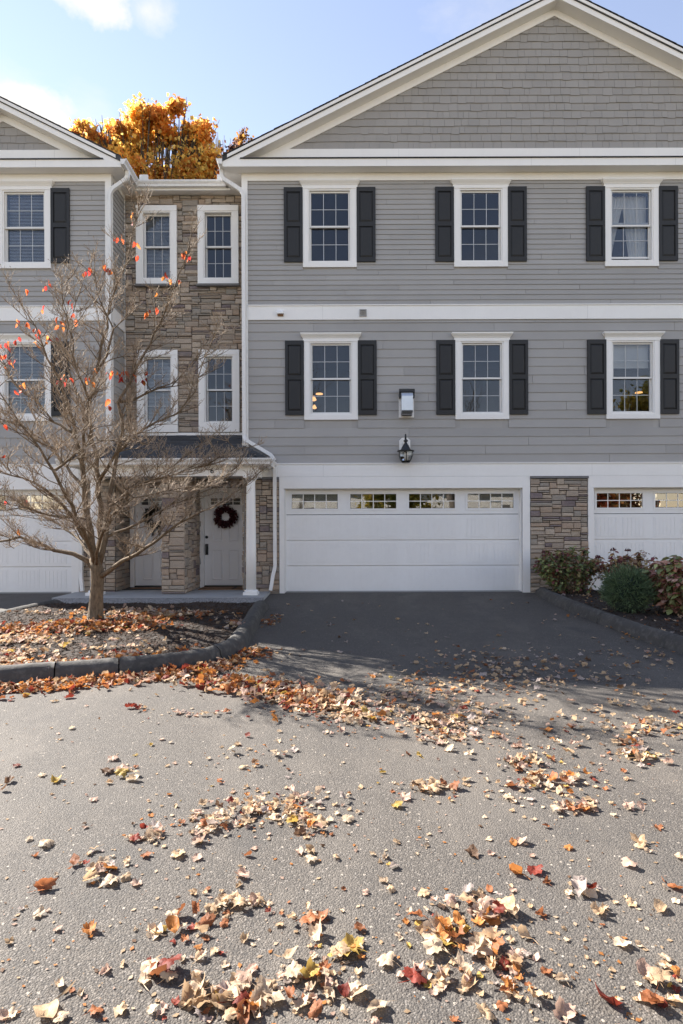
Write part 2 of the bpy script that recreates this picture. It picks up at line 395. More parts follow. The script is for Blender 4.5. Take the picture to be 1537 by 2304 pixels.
kerb(smooth_path([(3.86, -0.28), (3.78, -0.9), (3.72, -2.0), (3.70, -3.0), (3.74, -4.2), (3.84, -5.2), (4.05, -6.1), (4.6, -6.9), (5.6, -7.3), (8, -7.5)], 10), 1, [34, 54], 'right')
kerb(smooth_path([(-5.02, -1.75), (-5.12, -2.2), (-5.22, -2.9), (-5.3, -3.8), (-5.32, -5.0), (-5.4, -6.6)], 10), 1, [], 'far left')

def point_in(poly, x, y):
    r = False; j = len(poly)-1
    for i in range(len(poly)):
        xi, yi = poly[i]; xj, yj = poly[j]
        if (yi > y) != (yj > y) and x < (xj-xi)*(y-yi)/(yj-yi)+xi: r = not r
        j = i
    return r
BEDL = [(p.x-0.13, p.y+0.06) for p in kpath[::4]]; BEDL = [(x, y) for x, y in BEDL if x > -5.2]+[(-5.18, -6.7), (-5.15, -3.8), (-5.0, -1.92), (-1.4, -1.92)]
def bedz(x, y):
    if x > 2: return g(y)+0.075+0.02*mnoise.noise((x*2, y*2, 3.0))
    e = min(1.0, max(0.0, (-1.3-x)/0.7))*min(1.0, max(0.0, (y+6.3)/1.1))*min(1.0, max(0.0, (-1.9-y)/1.0))
    tr = math.exp(-((x+3.43)**2+(y+3.85)**2)/0.4)
    return g(y)+0.085+0.05*e+0.03*tr+0.03*mnoise.noise((x*1.5, y*1.5, 0.0))+0.018*mnoise.noise((x*7, y*7, 5.0))
def bed(name, x0, x1, y0, y1, n, poly):
    b = MB(); idx = {}
    st = (x1-x0)/n; ny = int((y1-y0)/st)
    for j in range(ny):
        for i in range(n):
            cx = x0+(i+.5)*st; cy = y0+(j+.5)*st
            if not point_in(poly, cx, cy): continue
            f = []
            for (a, c) in ((i, j), (i+1, j), (i+1, j+1), (i, j+1)):
                if (a, c) not in idx:
                    x = x0+a*st; y = y0+c*st; idx[(a, c)] = len(b.v); b.v.append((x, y, bedz(x, y)))
                f.append(idx[(a, c)])
            b.f.append(tuple(f))
    return structure(b.build(name, M['mulch'], None, True))
bed('mulch_bed', -5.25, -1.2, -6.9, -1.9, 90, BEDL)
BEDR = [(3.86, -0.2), (3.86, -3.0), (3.9, -4.3), (4.0, -5.2), (4.25, -6.1), (4.8, -6.8), (9.5, -7.2), (9.5, -0.9), (5.05, -0.9), (5.05, -0.05)]
bed('mulch_bed', 3.8, 9.5, -7.2, -0.05, 80, BEDR)

# porch slab and walk
wk = MB(); wk.prism([(-5.43, -0.2), (-1.46, -0.2), (-1.46, 0.03), (-5.43, 0.03)], -1.05, 0.90)
structure(wk.build('porch_slab', M['concrete'])); 
wk = MB(); wk.add([(-5.40, -1.052, 0.022), (-1.46, -1.052, 0.022), (-1.46, -1.90, 0.015), (-5.02, -1.90, 0.015), (-5.40, -1.052, -.2), (-1.46, -1.052, -.2), (-1.46, -1.90, -.2), (-5.02, -1.90, -.2)],
    [(0,3,2,1), (0,1,5,4), (1,2,6,5), (2,3,7,6), (3,0,4,7)]); structure(wk.build('path', M['aggregate']))

# ------------------------------------------------------------------ wall pieces
def rects_minus(x0, x1, z0, z1, holes):
    xs = sorted({x0, x1, *[min(max(v, x0), x1) for h in holes for v in h[:2]]}); zs = sorted({z0, z1, *[min(max(v, z0), z1) for h in holes for v in h[2:]]})
    r = []
    for a, b in zip(xs, xs[1:]):
        for c, d in zip(zs, zs[1:]):
            mx_, mz_ = (a+b)/2, (c+d)/2
            if not any(h[0] < mx_ < h[1] and h[2] < mz_ < h[3] for h in holes): r.append((a, b, c, d))
    return r
def wall(parent, x0, x1, z0, z1, holes, Y, m, th=0.14, name='wall'):
    b = MB()
    for a, bb, c, d in rects_minus(x0, x1, z0, z1, holes): b.box(a, bb, Y, Y+th, c, d)
    return b.build(name, m, parent)

def clapboards(parent, x0, x1, z0, z1, e, holes, Y, rng, maxlen=3.7, side=False):
    n = int(math.ceil((z1-z0)/e-0.15)); 
    for i in range(n):
        za = z0+i*e; zb = min(za+e, z1)
        if zb-za < 0.02: continue
        cuts = [(h[0], h[1]) for h in holes if h[2] < zb-0.01 and h[3] > za+0.01]
        iv = [(x0, x1)]
        for c in cuts:
            ni = []
            for a, b in iv:
                if c[1] <= a or c[0] >= b: ni.append((a, b)); continue
                if c[0] > a: ni.append((a, c[0]))
                if c[1] < b: ni.append((c[1], b))
            iv = ni
        off = (i*1.07+rng.uniform(-.15, .15)) % maxlen
        for a, b in iv:
            js = [a]; t = x0-maxlen+off
            while t < b:
                if t > a+0.25 and t < b-0.25: js.append(t)
                t += maxlen
            js.append(b)
            for p, q in zip(js, js[1:]):
                p2 = p+(0.0028 if p > a else 0); q2 = q-(0.0028 if q < b else 0)
                d0 = 0.019+rng.uniform(-.0012, .0012); d1 = 0.006
                zt = za+rng.uniform(-.0012, .0012)
                mb = MB()
                if not side:
                    P = lambda x, d, z: (x, Y-d, z)
                else:
                    P = lambda x, d, z: (Y+d, x, z)
                mb.add([P(p2, d0, zt), P(q2, d0, zt), P(q2, -.002, zt), P(p2, -.002, zt), P(p2, d1, zb-.0005), P(q2, d1, zb-.0005), P(q2, -.002, zb-.0005), P(p2, -.002, zb-.0005)],
                       [(0,3,2,1), (4,5,6,7), (0,1,5,4), (1,2,6,5), (2,3,7,6), (3,0,4,7)])
                mb.build('siding_board', M['siding'], parent)

STUFF_STONES = []
def ashlar(parent, u0, u1, v0, v1, holes, mapf, rng, ux=0.05, uz=0.041, limit=300, big=1.0, stuffname='small_stones'):
    nx = max(1, round((u1-u0)/ux)); nz = max(1, round((v1-v0)/uz)); ux = (u1-u0)/nx; uz = (v1-v0)/nz
    occ = [[False]*nz for _ in range(nx)]
    for i in range(nx):
        for j in range(nz):
            a, b, c, d = u0+i*ux, u0+(i+1)*ux, v0+j*uz, v0+(j+1)*uz
            if any(h[0] <= a+.004 and h[1] >= b-.004 and h[2] <= c+.004 and h[3] >= d-.004 for h in holes): occ[i][j] = True
    stones = []
    for j in range(nz):
        i = 0
        while i < nx:
            if occ[i][j]: i += 1; continue
            h = rng.choice([1, 2, 2, 2, 3, 3, 4] if big > 1 else [1, 1, 2, 2, 2, 3, 3]); wd = rng.choice([3, 4, 4, 5, 6, 7, 8, 9]) if h < 3 else rng.choice([3, 4, 5, 6])
            ww = 0
            while ww < wd and i+ww < nx and not occ[i+ww][j]: ww += 1
            rem = 0
            while i+ww+rem < nx and not occ[i+ww+rem][j] and rem < 3: rem += 1
            if rem in (1, 2) and (i+ww+rem >= nx or occ[i+ww+rem][j]): ww += rem
            hh = 1
            while hh < h and j+hh < nz and all(not occ[i+k][j+hh] for k in range(ww)): hh += 1
            for a in range(ww):
                for b in range(hh): occ[i+a][j+b] = True
            stones.append((u0+i*ux, u0+(i+ww)*ux, v0+j*uz, v0+(j+hh)*uz)); i += ww
    stones.sort(key=lambda s: -(s[1]-s[0])*(s[3]-s[2]))
    rest = MB(); rest.cc = None
    for k, (a, b, c, d) in enumerate(stones):
        gp = 0.0055; a += gp; b -= gp; c += gp; d -= gp
        dep = rng.uniform(0.020, 0.056); q = [dep+rng.uniform(-.009, .009) for _ in range(4)]; ins = min(0.008, (d-c)*0.15)
        j_ = [rng.uniform(-.003, .003) for _ in range(8)]
        base = [(a, c), (b, c), (b, d), (a, d)]
        ring = [(a+j_[0], c+j_[1]), (b+j_[2], c+j_[3]), (b+j_[4], d+j_[5]), (a+j_[6], d+j_[7])]
        front = [(a+ins+j_[0], c+ins+j_[1]), (b-ins+j_[2], c+ins+j_[3]), (b-ins+j_[4], d-ins+j_[5]), (a+ins+j_[6], d-ins+j_[7])]
        mu = (a+b)/2+rng.uniform(-.2, .2)*(b-a); mv = (c+d)/2
        vs_ = [mapf(x, z, 0.0) for x, z in base]+[mapf(x, z, dq-0.007) for (x, z), dq in zip(ring, q)]+[mapf(x, z, dq) for (x, z), dq in zip(front, q)]+[mapf(mu, mv, dep+rng.uniform(0, .010))]
        fs_ = []
        for r0, r1 in ((0, 4), (4, 8)):
            for t in range(4):
                t2 = (t+1) % 4; fs_.append((r0+t, r0+t2, r1+t2, r1+t))
        for t in range(4): fs_.append((8+t, 8+(t+1) % 4, 12))
        if k < limit: MB().add(vs_, fs_).build('stone', M['stone'], parent)
        else: rest.add(vs_, fs_)
    if rest.v: rest.build(stuffname, M['stone'], parent, kind='stuff')
    return len(stones)

# ------------------------------------------------------------------ windows
PANES = {}
def pane_mesh(wd, ht, gm='glass'):
    k = (round(wd, 3), round(ht, 3), gm)
    if k not in PANES:
        PANES[k] = MB().box(-wd/2, wd/2, -0.002, 0.002, -ht/2, ht/2).mesh('pane', M[gm])
    return PANES[k]
def window(parent, xc, zb, zt, Y, cw=1.10, sc=0.135, bc=0.13, hc=0.10, crown=True, proud=0.035, inside=None, opened=0.0, sill=False):
    """casing zb..zt (below the crown), centred on xc, wall plane Y; returns the casing outline and opening"""
    x0, x1 = xc-cw/2, xc+cw/2; ox0, ox1 = x0+sc, x1-sc; oz0, oz1 = zb+bc, zt-hc
    c = MB(); yb = Y+0.02
    cs = sc-0.028
    c.box(x0, x0+cs, Y-proud, yb, zb+bc-0.028, zt-hc+0.028); c.box(x1-cs, x1, Y-proud, yb, zb+bc-0.028, zt-hc+0.028)
    c.box(x0, x1, Y-proud-0.002, yb, zb, zb+bc-0.029); c.box(x0-(0.02 if crown else 0), x1+(0.02 if crown else 0), Y-proud-0.006, yb, zt-hc+0.029, zt)
    win = c.build('window', M['white'], parent)
    if crown:
        k = MB(); zc = zt+0.001; p = Y-proud
        prof = [(0.0, 0.012, 0.0), (0.022, 0.024, 0.018), (0.05, 0.05, 0.04), (0.068, 0.062, 0.045), (0.07, 0.066, 0.05), (0.095, 0.068, 0.052)]
        vs_ = []; fs_ = []
        for h, dd, ex in prof:
            e = 0.02+ex; vs_ += [(x0-e, yb, zc+h), (x0-e, p-dd, zc+h), (x1+e, p-dd, zc+h), (x1+e, yb, zc+h)]
        for i in range(len(prof)-1):
            for t in range(3): fs_.append((i*4+t, i*4+t+1, i*4+4+t+1, i*4+4+t))
        n_ = (len(prof)-1)*4; fs_.append((n_, n_+1, n_+2, n_+3)); fs_.append((3, 2, 1, 0))
        k.add(vs_, fs_).build('head_crown', M['white'], win)
    if sill:
        s_ = MB(); s_.prismx([(Y+.02, zb-.055), (Y-proud-.05, zb-.055), (Y-proud-.055, zb-.012), (Y+.02, zb-.002)], x0-.02, x1+.03); s_.build('sill', M['bluestone'], win)
    fr = MB(); fw = 0.028; yf = Y-proud+0.012     # stepped brickmould then the jamb liner
    fr.box(x0+cs+.001, ox0, yf, Y+0.13, oz0-.027, oz1+.027); fr.box(ox1, x1-cs-.001, yf, Y+0.13, oz0-.027, oz1+.027)
    fr.box(ox0, ox1, yf, Y+0.13, oz0-.028, oz0); fr.box(ox0, ox1, yf, Y+0.13, oz1, oz1+.028)
    fr.build('frame', M['white'], win)
    zm = oz0+(oz1-oz0)*0.5; st = 0.030; mt = 0.012
    for up in (1, 0):
        s_ = MB(); ya, yb2 = (Y+0.018, Y+0.050) if up else (Y+0.056, Y+0.088)
        za, zz = (zm-0.018, oz1-0.004) if up else (oz0+0.002, zm+0.016)
        if not up: za += opened; zz += opened
        a, b = ox0+.004, ox1-.004
        rb = 0.036
        s_.box(a, a+st, ya, yb2, za, zz); s_.box(b-st, b, ya, yb2, za, zz); s_.box(a+st, b-st, ya, yb2, za, za+rb); s_.box(a+st, b-st, ya, yb2, zz-st, zz)
        sash = s_.build('sash', M['sash'], win)
        ga, gb, gc, gd = a+st, b-st, za+rb, zz-st; ym = (ya+yb2)/2
        mu = MB()
        for i in (1, 2): x = ga+(gb-ga)*i/3; mu.box(x-mt/2, x+mt/2, ym-.006, ym+.006, gc, gd)
        z = (gc+gd)/2; mu.box(ga, gb, ym-.0065, ym+.0065, z-mt/2, z+mt/2)
        mu.build('muntin', M['grille'], win)
        pw = (gb-ga)/3; ph = (gd-gc)/2; pm = pane_mesh(pw-mt, ph-mt)
        for i in range(3):
            for j in range(2): inst('pane', pm, win, (ga+pw*(i+.5), ym, gc+ph*(j+.5)))
    if inside == 'blind':
        b = MB(); z = oz1-.03
        while z > oz0+.03:
            b.add([(ox0+.03, Y+.13, z-.013), (ox1-.03, Y+.13, z-.013), (ox1-.03, Y+.152, z+.010), (ox0+.03, Y+.152, z+.010)], [(0, 1, 2, 3)]); z -= 0.030
        b.build('blind', M['blind'], win)
    elif inside == 'curtain':
        for sd in (0, 1):
            b = MB(); nn = 24; mm = 14; 
            for j in range(mm+1):
                t = j/mm; z = oz1-.02-(oz1-oz0-.05)*t
                wdt = (ox1-ox0)*(0.50-0.42*t**0.8) if sd == 0 else (ox1-ox0)*(0.62-0.20*t)
                for i in range(nn+1):
                    u = i/nn; x = (ox0+.005+wdt*u) if sd == 0 else (ox1-.005-wdt*u)
                    b.v.append((x, Y+.20+.016*math.sin(u*38+t*2), z))
            for j in range(mm):
                for i in range(nn): k = j*(nn+1)+i; b.f.append((k, k+1, k+nn+2, k+nn+1))
            b.build('curtain', M['curtain'], win, True)
    elif inside == 'shade':
        b = MB(); b.box(ox0+.02, ox1-.02, Y+.14, Y+.146, oz1-(oz1-oz0)*0.33, oz1-.005); b.box(ox0+.02, ox1-.02, Y+.135, Y+.15, oz1-(oz1-oz0)*0.33-.02, oz1-(oz1-oz0)*0.33); b.build('shade', M['curtain'], win)
    return win, (ox0-.02, ox1+.02, oz0-.02, oz1+.02)

SHW, SHH = 0.385, 1.525
def shutter_meshes():
    b = MB(); W_, H_ = SHW, SHH; f = 0.055; y0, y1 = -0.034, -0.004
    mids = H_*0.475
    b.box(0, f, y0, y1, 0, H_); b.box(W_-f, W_, y0, y1, 0, H_)
    b.box(f, W_-f, y0, y1, 0, .09); b.box(f, W_-f, y0, y1, mids, mids+.09); b.box(f, W_-f, y0, y1, H_-.09, H_)
    b.box(f, W_-f, -.014, y1, .09, mids); b.box(f, W_-f, -.014, y1, mids+.09, H_-.09)
    fm = b.mesh('shutter', M['shutter'])
    pm = []
    for a, c in ((.09, mids), (mids+.09, H_-.09)):
        p = MB(); x0, x1, z0, z1 = f+.006, W_-f-.006, a+.006, c-.006; i = .034
        p.add([(x0, -.0145, z0), (x1, -.0145, z0), (x1, -.0145, z1), (x0, -.0145, z1), (x0+i, -.031, z0+i), (x1-i, -.031, z0+i), (x1-i, -.031, z1-i), (x0+i, -.031, z1-i)],
              [(0, 1, 5, 4), (1, 2, 6, 5), (2, 3, 7, 6), (3, 0, 4, 7), (4, 5, 6, 7)]); pm.append(p.mesh('panel', M['shutter']))
    return fm, pm
SHF, SHP = shutter_meshes()
def shutter(parent, x, z, Y):
    o = inst('shutter', SHF, parent, (x, Y-.015, z))
    for p in SHP: inst('panel', p, o, (x, Y-.015, z))

# ------------------------------------------------------------------ garage doors
def garage_door(parent, x0, wd, Y, z0=0.008, ht=2.125, nwin=4):
    nP = 4; sec = [0.53, 0.53, 0.53, ht-1.59]; yd = Y+0.15
    b = MB(); b.box(x0+.004, x0+wd-.004, yd+.052, yd+.06, z0, z0+1.58)
    door = b.build('garage_door', M['door'], parent)
    pw, ph = 0.449, 0.41
    p = MB(); nst = 5
    p.box(-pw/2, pw/2, -.0045, .001, -ph/2, -ph/2+.018); p.box(-pw/2, pw/2, -.0045, .001, ph/2-.018, ph/2)
    p.box(-pw/2, -pw/2+.018, -.0045, .001, -ph/2+.018, ph/2-.018); p.box(pw/2-.018, pw/2, -.0045, .001, -ph/2+.018, ph/2-.018)
    iw = (pw-.05)/nst
    for i in range(nst): a = -pw/2+.025+iw*i; p.box(a+.006, a+iw-.006, -.004, .001, -ph/2+.026, ph/2-.026)
    pm = p.mesh('panel', M['door'])
    z = z0; wcs = [x0+wd/2+1.2175*(k-(nwin-1)/2) for k in range(nwin)]; lw, lh = 0.953, 0.30
    for i, h in enumerate(sec):
        s_ = MB(); holes = []
        zc = z+h*0.5
        if i == 3: zc = z+0.275; holes = [(c-lw/2, c+lw/2, zc-lh/2, zc+lh/2) for c in wcs]
        for a, bb, c, d in rects_minus(x0+.003, x0+wd-.003, z+.006, z+h-.006, holes): s_.box(a, bb, yd, yd+.05, c, d)
        s_.build('door_section', M['door'], door)
        if i < 3:
            for c in wcs:
                for sd in (-1, 1): inst('panel', pm, door, (c+sd*0.281, yd, zc))
        else:
            for c in wcs:
                t = MB(); e = .038
                for q in ((c-lw/2-e, c-lw/2, zc-lh/2-e, zc+lh/2+e), (c+lw/2, c+lw/2+e, zc-lh/2-e, zc+lh/2+e), (c-lw/2, c+lw/2, zc-lh/2-e, zc-lh/2), (c-lw/2, c+lw/2, zc+lh/2, zc+lh/2+e)): t.box(q[0], q[1], yd-.010, yd-.0005, q[2], q[3])
                t.build('window_trim', M['door'], door)
                m_ = MB()
                for k in (1, 2, 3): x = c-lw/2+lw*k/4; m_.box(x-.008, x+.008, yd+.004, yd+.014, zc-lh/2, zc+lh/2)
                m_.box(c-lw/2, c+lw/2, yd+.0035, yd+.0145, zc-.008, zc+.008); m_.build('muntin', M['white'], door)
                pmn = pane_mesh(lw/4-.016, lh/2-.016, 'garage_glass')
                for k in range(4):
                    for j in range(2): inst('pane', pmn, door, (c-lw/2+lw*(k+.5)/4, yd+.010, zc-lh/2+lh*(j+.5)/2), Euler((R.uniform(-.004, .004), 0, R.uniform(-.005, .005))))
        z += h
    b = MB(); b.box(x0, x0+wd, yd-.02, yd+.05, z0-.03, z0-.001); b.build('threshold', M['concrete'], door)
    return door
def garage_trim(parent, x0, wd, Y, zh=2.13, ztop=2.37, cl=0.105, cr=0.15):
    MB().box(x0-cl, x0, Y-.035, Y+.02, -.02, zh).build('garage_casing', M['white'], parent); MB().box(x0+wd, x0+wd+cr, Y-.035, Y+.02, -.02, zh).build('garage_casing', M['white'], parent)
    b = MB(); b.box(x0-cl, x0+wd+cr, Y-.036, Y+.02, zh+.0005, ztop-.002); b.build('garage_header', M['white'], parent)
    b = MB(); b.box(x0-.02, x0+.018, Y+.0201, Y+.22, 0, zh); b.box(x0+wd-.018, x0+wd+.02, Y+.0201, Y+.22, 0, zh); b.box(x0+.018, x0+wd-.018, Y+.0201, Y+.22, zh-.012, zh+.03); b.build('jamb', M['white'], parent)

def gutter_run(parent, p0, p1, outv, w_=0.12, h_=0.115, name='gutter'):
    """K-style gutter along p0->p1 (top back edge), outv points away from the fascia"""
    p0 = Vector(p0); p1 = Vector(p1); o = Vector(outv)
    prof = [(0, 0), (0, -h_), (w_*0.62, -h_), (w_*0.70, -h_*0.62), (w_*0.93, -h_*0.34), (w_, -h_*0.18), (w_, 0), (w_-.012, 0), (w_-.012, -.012), (.004, -.012)]
    n = len(prof); b = MB(); vs_ = [p0+o*a+Vector((0, 0, z)) for a, z in prof]+[p1+o*a+Vector((0, 0, z)) for a, z in prof]
    fs_ = [tuple(range(n)), tuple(range(2*n-1, n-1, -1))]
    for i in range(n): j = (i+1) % n; fs_.append((i, i+n, j+n, j))
    return b.add(vs_, fs_).build(name, M['gutter'], parent)
def downspout(parent, pts, r=0.052, name='downspout'):
    P = [Vector(p) for p in pts]; out_ = [P[0]]
    for i in range(1, len(P)-1):           # rounded elbows
        a, b, c = P[i-1], P[i], P[i+1]; d = min(0.09, (a-b).length*.4, (c-b).length*.4)
        q0 = b+(a-b).normalized()*d; q1 = b+(c-b).normalized()*d
        for k in range(5): t = k/4; out_.append((1-t)**2*q0+2*t*(1-t)*b+t*t*q1)
    out_.append(P[-1])
    return MB().tube(out_, r, 4, square=True).build(name, M['gutter'], parent)

# ------------------------------------------------------------------ gable-fronted house
OV = 0.26; PITCH = 0.498; ZT = 8.787; SIDE = 0.366; ZS = 8.59
def gable_house(H, xl, xr, holes, seed, tip_r=None, tip_l=None, full_gable=True, vis=(-7.1, 7.1)):
    rng = random.Random(seed)
    tl = xl-SIDE if tip_l is None else tip_l; tr_ = xr+SIDE if tip_r is None else tip_r
    xm = (tl+tr_)/2; zp = ZT+PITCH*(xm-tl)
    def zr(x): return ZT+PITCH*((x-tl) if x < xm else (tr_-x))
    # body
    wall(H, xl, xr, 0.0, ZS+0.1, holes, 0.004, M['siding'])
    b = MB(); b.prism([(xl, ZS+.1), (xr, ZS+.1), (xm+.4, zr(xm+.4)-.3), (xm-.4, zr(xm-.4)-.3)], 0.004, 0.14); b.build('gable_wall', M['siding'], H)
    for x in (xl, xr-.14): MB().box(x, x+.14, .145, 9.9, 0, ZS).build('side_wall', M['siding'], H)
    MB().box(xl, xr, 9.9, 10, 0, ZS).build('back_wall', M['siding'], H)
    for z in (2.50, 5.72, 8.52): MB().box(xl+.15, xr-.15, .15, 9.88, z-.1, z+.1).build('floor_slab', M['dark'], H)
    MB().box(xl+.15, xr-.15, 4.0, 4.1, .0, 8.4).build('partition', M['dark'], H)
    # roof
    th = 0.10
    for s in (-1, 1):
        xe = tl if s < 0 else tr_
        b = MB(); b.prism([(xe, ZT-th), (xm, zp-th), (xm, zp), (xe, ZT)] if s < 0 else [(xm, zp-th), (xe, ZT-th), (xe, ZT), (xm, zp)], -OV-.02, 10.3); b.build('roof', M['roof'], H)
    b = MB(); n = int((xm-tl)/0.13)
    for s in (-1, 1):
        for i in range(n+1):
            x = tl+(xm-tl)*i/n; x2 = x+.15
            xa, xb = (x, x2) if s < 0 else (tr_-(x2-tl), tr_-(x-tl)); za, zb_ = zr(xa), zr(xb)
            j = .007+rng.uniform(0, .006)
            if s < 0: b.prism([(xa, za+.001), (xb, zb_+.001), (xb, zb_+.004), (xa, za+j)], -OV-.036-rng.uniform(0, .010), 2.0)
            else: b.prism([(xa, za+.001), (xb, zb_+.001), (xb, zb_+j), (xa, za+.004)], -OV-.036-rng.uniform(0, .010), 2.0)
    b.build('shingle_edge', M['roof'], H, kind='stuff')
    # rake boards, soffits, friezes
    fh = 0.217
    for s in (-1, 1):
        sg = lambda x: x if s < 0 else tr_+tl-x
        def pr(pts, y0, y1, name, mm):
            q = [(sg(x), z) for x, z in pts]; 
            if s > 0: q.reverse()
            return MB().prism(q, y0, y1).build(name, mm, H)
        xk = tl
        pr([(xk, ZT-th), (xk+.0, ZT-th-.001), (xk+0.02+(fh-th)/PITCH*0.0, ZS+.145), (xk+(ZS+.145-(ZT-fh))/PITCH, ZS+.145), (xm, zp-fh), (xm, zp-.03), (xk+.03, ZT-.03+.03*PITCH)], -OV, -OV+.03, 'rake_board', M['white'])
        pr([(xk+.1, ZT-.085+.1*PITCH), (xm, zp-.085), (xm, zp-.022), (xk+.1, ZT-.022+.1*PITCH)], -OV-.030, -OV-.0005, 'rake_trim', M['white'])
        xs = xk+.36
        pr([(xs, zr(sg(xs))-fh+.0), (xm, zp-fh), (xm, zp-fh+.02), (xs, zr(sg(xs))-fh+.02)], -OV+.0305, .004, 'rake_soffit', M['white'])
        xa = xk+.30
        pr([(xa+(.146/PITCH)*.0, zr(sg(xa))-fh-.146), (xm, zp-fh-.146), (xm, zp-fh-.001), (xa, zr(sg(xa))-fh-.001)], -.030, .003, 'rake_frieze', M['white'])
    # horizontal return
    MB().box(tl+.001, tr_-.001, -OV-.002, -OV+.03, ZS-.006, ZS+.144).build('fascia', M['white'], H)
    for x in [tl+.4+2.9*i for i in range(1, int((tr_-tl)/2.9)+1)]: MB().box(x-.0015, x+.0015, -OV-.003, -OV+.01, ZS-.005, ZS+.143).build('seam', M['seam'], H)
    MB().prismx([(-OV-.025, ZS+.146), (-OV-.022, ZS+.166), (.0, ZS+.25), (.0, ZS+.146)], tl+.36, tr_-.36).build('pent_roof', M['roof'], H)
    MB().box(tl+.0, tr_-.0, -OV+.031, -.0305, ZS, ZS+.012).build('soffit', M['white'], H)
    for (a, b_) in ((tl, xl-.012), (xr+.012, tr_)): MB().box(a, b_, -.030, 9.9, ZS, ZS+.012).build('soffit', M['white'], H)
    MB().box(tl, tl+.03, -OV+.031, 10, ZS+.013, ZT-th).build('fascia', M['white'], H); MB().box(tr_-.03, tr_, -OV+.031, 10, ZS+.013, ZT-th).build('fascia', M['white'], H)
    MB().box(xl+.10, xr-.10, -.030, .003, ZS-.155, ZS-.001).build('frieze_board', M['white'], H)
    MB().box(tl+.95, tr_-.95, -.032, .003, ZS+.17, 9.08).build('gable_frieze', M['white'], H)
    for x in (xl+3.2, xl+6.9): MB().box(x-.0015, x+.0015, -.033, -.01, ZS+.2, 9.078).build('seam', M['seam'], H)
    # corner boards
    for x, s in ((xl, -1), (xr, 1)):
        b = MB(); b.box(min(x-s*.0, x-s*.10), max(x-s*.0, x-s*.10), -.032, .003, 2.66, ZS-.0015); b.build('corner_board', M['white'], H)
        b = MB(); b.box(min(x, x+s*.022), max(x, x+s*.022), -.032, .075, 2.66, ZS-.0015); b.build('corner_board', M['white'], H)
    # belt and header bands
    MB().box(xl+.1005, xr-.1005, -.034, .003, 5.585, 5.868).build('belt_board', M['white'], H); MB().box(xl+.1005, xr-.1005, -.052, .003, 5.8685, 5.888).build('belt_cap', M['white'], H)
    for x in (xl+1.63, xl+7.05): MB().box(x-.0015, x+.0015, -.0352, -.01, 5.586, 5.867).build('seam', M['seam'], H)
    MB().box(xl+.0, xr, -.034, .003, 2.371, 2.628).build('header_board', M['white'], H); MB().box(xl, xr, -.052, .003, 2.6285, 2.648).build('header_cap', M['white'], H)
    for x in (xl+1.63, xl+7.13): MB().box(x-.0015, x+.0015, -.0352, -.01, 2.373, 2.627).build('seam', M['seam'], H)
    # gable shingles
    z = 9.083; ex = 0.157; recs = []
    while True:
        zb_ = z+ex
        def lim(zz): return tl+(zz+fh+.140-ZT)/PITCH
        a, b_ = lim(z), tr_+tl-lim(z)
        if b_-a < 0.10: break
        x = a-rng.uniform(0, .2)
        while x < b_:
            wd = rng.choice([.11, .14, .17, .2, .2, .23, .26, .3]); p, q = max(x, a), min(x+wd, b_); x += wd
            if q-p < .02: continue
            recs.append((p, q, z+rng.choice([0, 0, 0, 0, -.004, .003, -.013]), zb_, rng.uniform(.016, .022)))
        z += ex
    def key(r): return (0 if vis[0] < (r[0]+r[1])/2 < vis[1] else 1, -(r[1]-r[0]))
    recs.sort(key=key); rest = MB()
    for i, (p, q, za, zb_, d0) in enumerate(recs):
        # clip top corners under the rake: taper to the slope
        def topz(x): return min(zb_+.012, zr(x)-fh-.02)
        mb = MB() if (i < 300 and vis[0] < (p+q)/2 < vis[1]) else rest
        g_ = .002
        mb.add([(p+g_, -d0, za), (q-g_, -d0, za), (q-g_, .003, za), (p+g_, .003, za), (p+g_, -.004, max(za+.01, topz(p))), (q-g_, -.004, max(za+.01, topz(q))), (q-g_, .003, max(za+.01, topz(q))), (p+g_, .003, max(za+.01, topz(p)))],
               [(0,3,2,1), (4,5,6,7), (0,1,5,4), (1,2,6,5), (2,3,7,6), (3,0,4,7)])
        if mb is not rest: mb.build('shingle', M['shingle'], H)
    if rest.v: rest.build('small_shingles', M['shingle'], H, kind='stuff')

# ---- right house
HR = thing('townhouse', 'large grey clapboard townhouse with tall shingled gable filling the right side', 'house', (4.4, 0, 0))
WX = (-0.22, 2.875, 5.965); xlR, xrR = -2.0, 10.79
holes = []; cas = []; G1, G2, GW = -1.167, 5.165, 4.877
wins = []
for i, x in enumerate(WX):
    wn1, h1 = window(HR, x, 6.66, 8.335, 0.0, inside=('curtain' if i == 2 else None), opened=(0.06 if i == 2 else 0)); holes.append(h1); cas.append((x-.55, x+.55, 6.66, 8.45))
    wn2, h2 = window(HR, x+.015, 3.537, 5.205, 0.0, inside=('shade' if i == 2 else None)); holes.append(h2); cas.append((x+.015-.55, x+.015+.55, 3.537, 5.30))
    for zz, xx in ((6.766, x), (3.632, x+.015)):
        shutter(HR, xx-.552-SHW, zz, 0.0); shutter(HR, xx+.552, zz, 0.0)
for gx in (G1, G2): holes.append((gx, gx+GW, -.1, 2.13))
gable_house(HR, xlR, xrR, holes, 11)
rs = random.Random(5)
clapboards(HR, xlR+.101, 8.2, 5.889, ZS-.156, 0.1033, cas, 0.0, rs)
clapboards(HR, xlR+.101, 8.2, 2.649, 5.584, 0.1797, cas, 0.0, rs)
clapboards(HR, 8.201, xrR-.101, 5.889, ZS-.156, 0.1033*2, [], 0.0, rs, 9)
clapboards(HR, 8.201, xrR-.101, 2.649, 5.584, 0.1797*2, [], 0.0, rs, 9)
for gx in (G1, G2): garage_door(HR, gx, GW, 0.0)
garage_trim(HR, G1, GW, 0.0); garage_trim(HR, G2, GW, 0.0, cl=0.115)
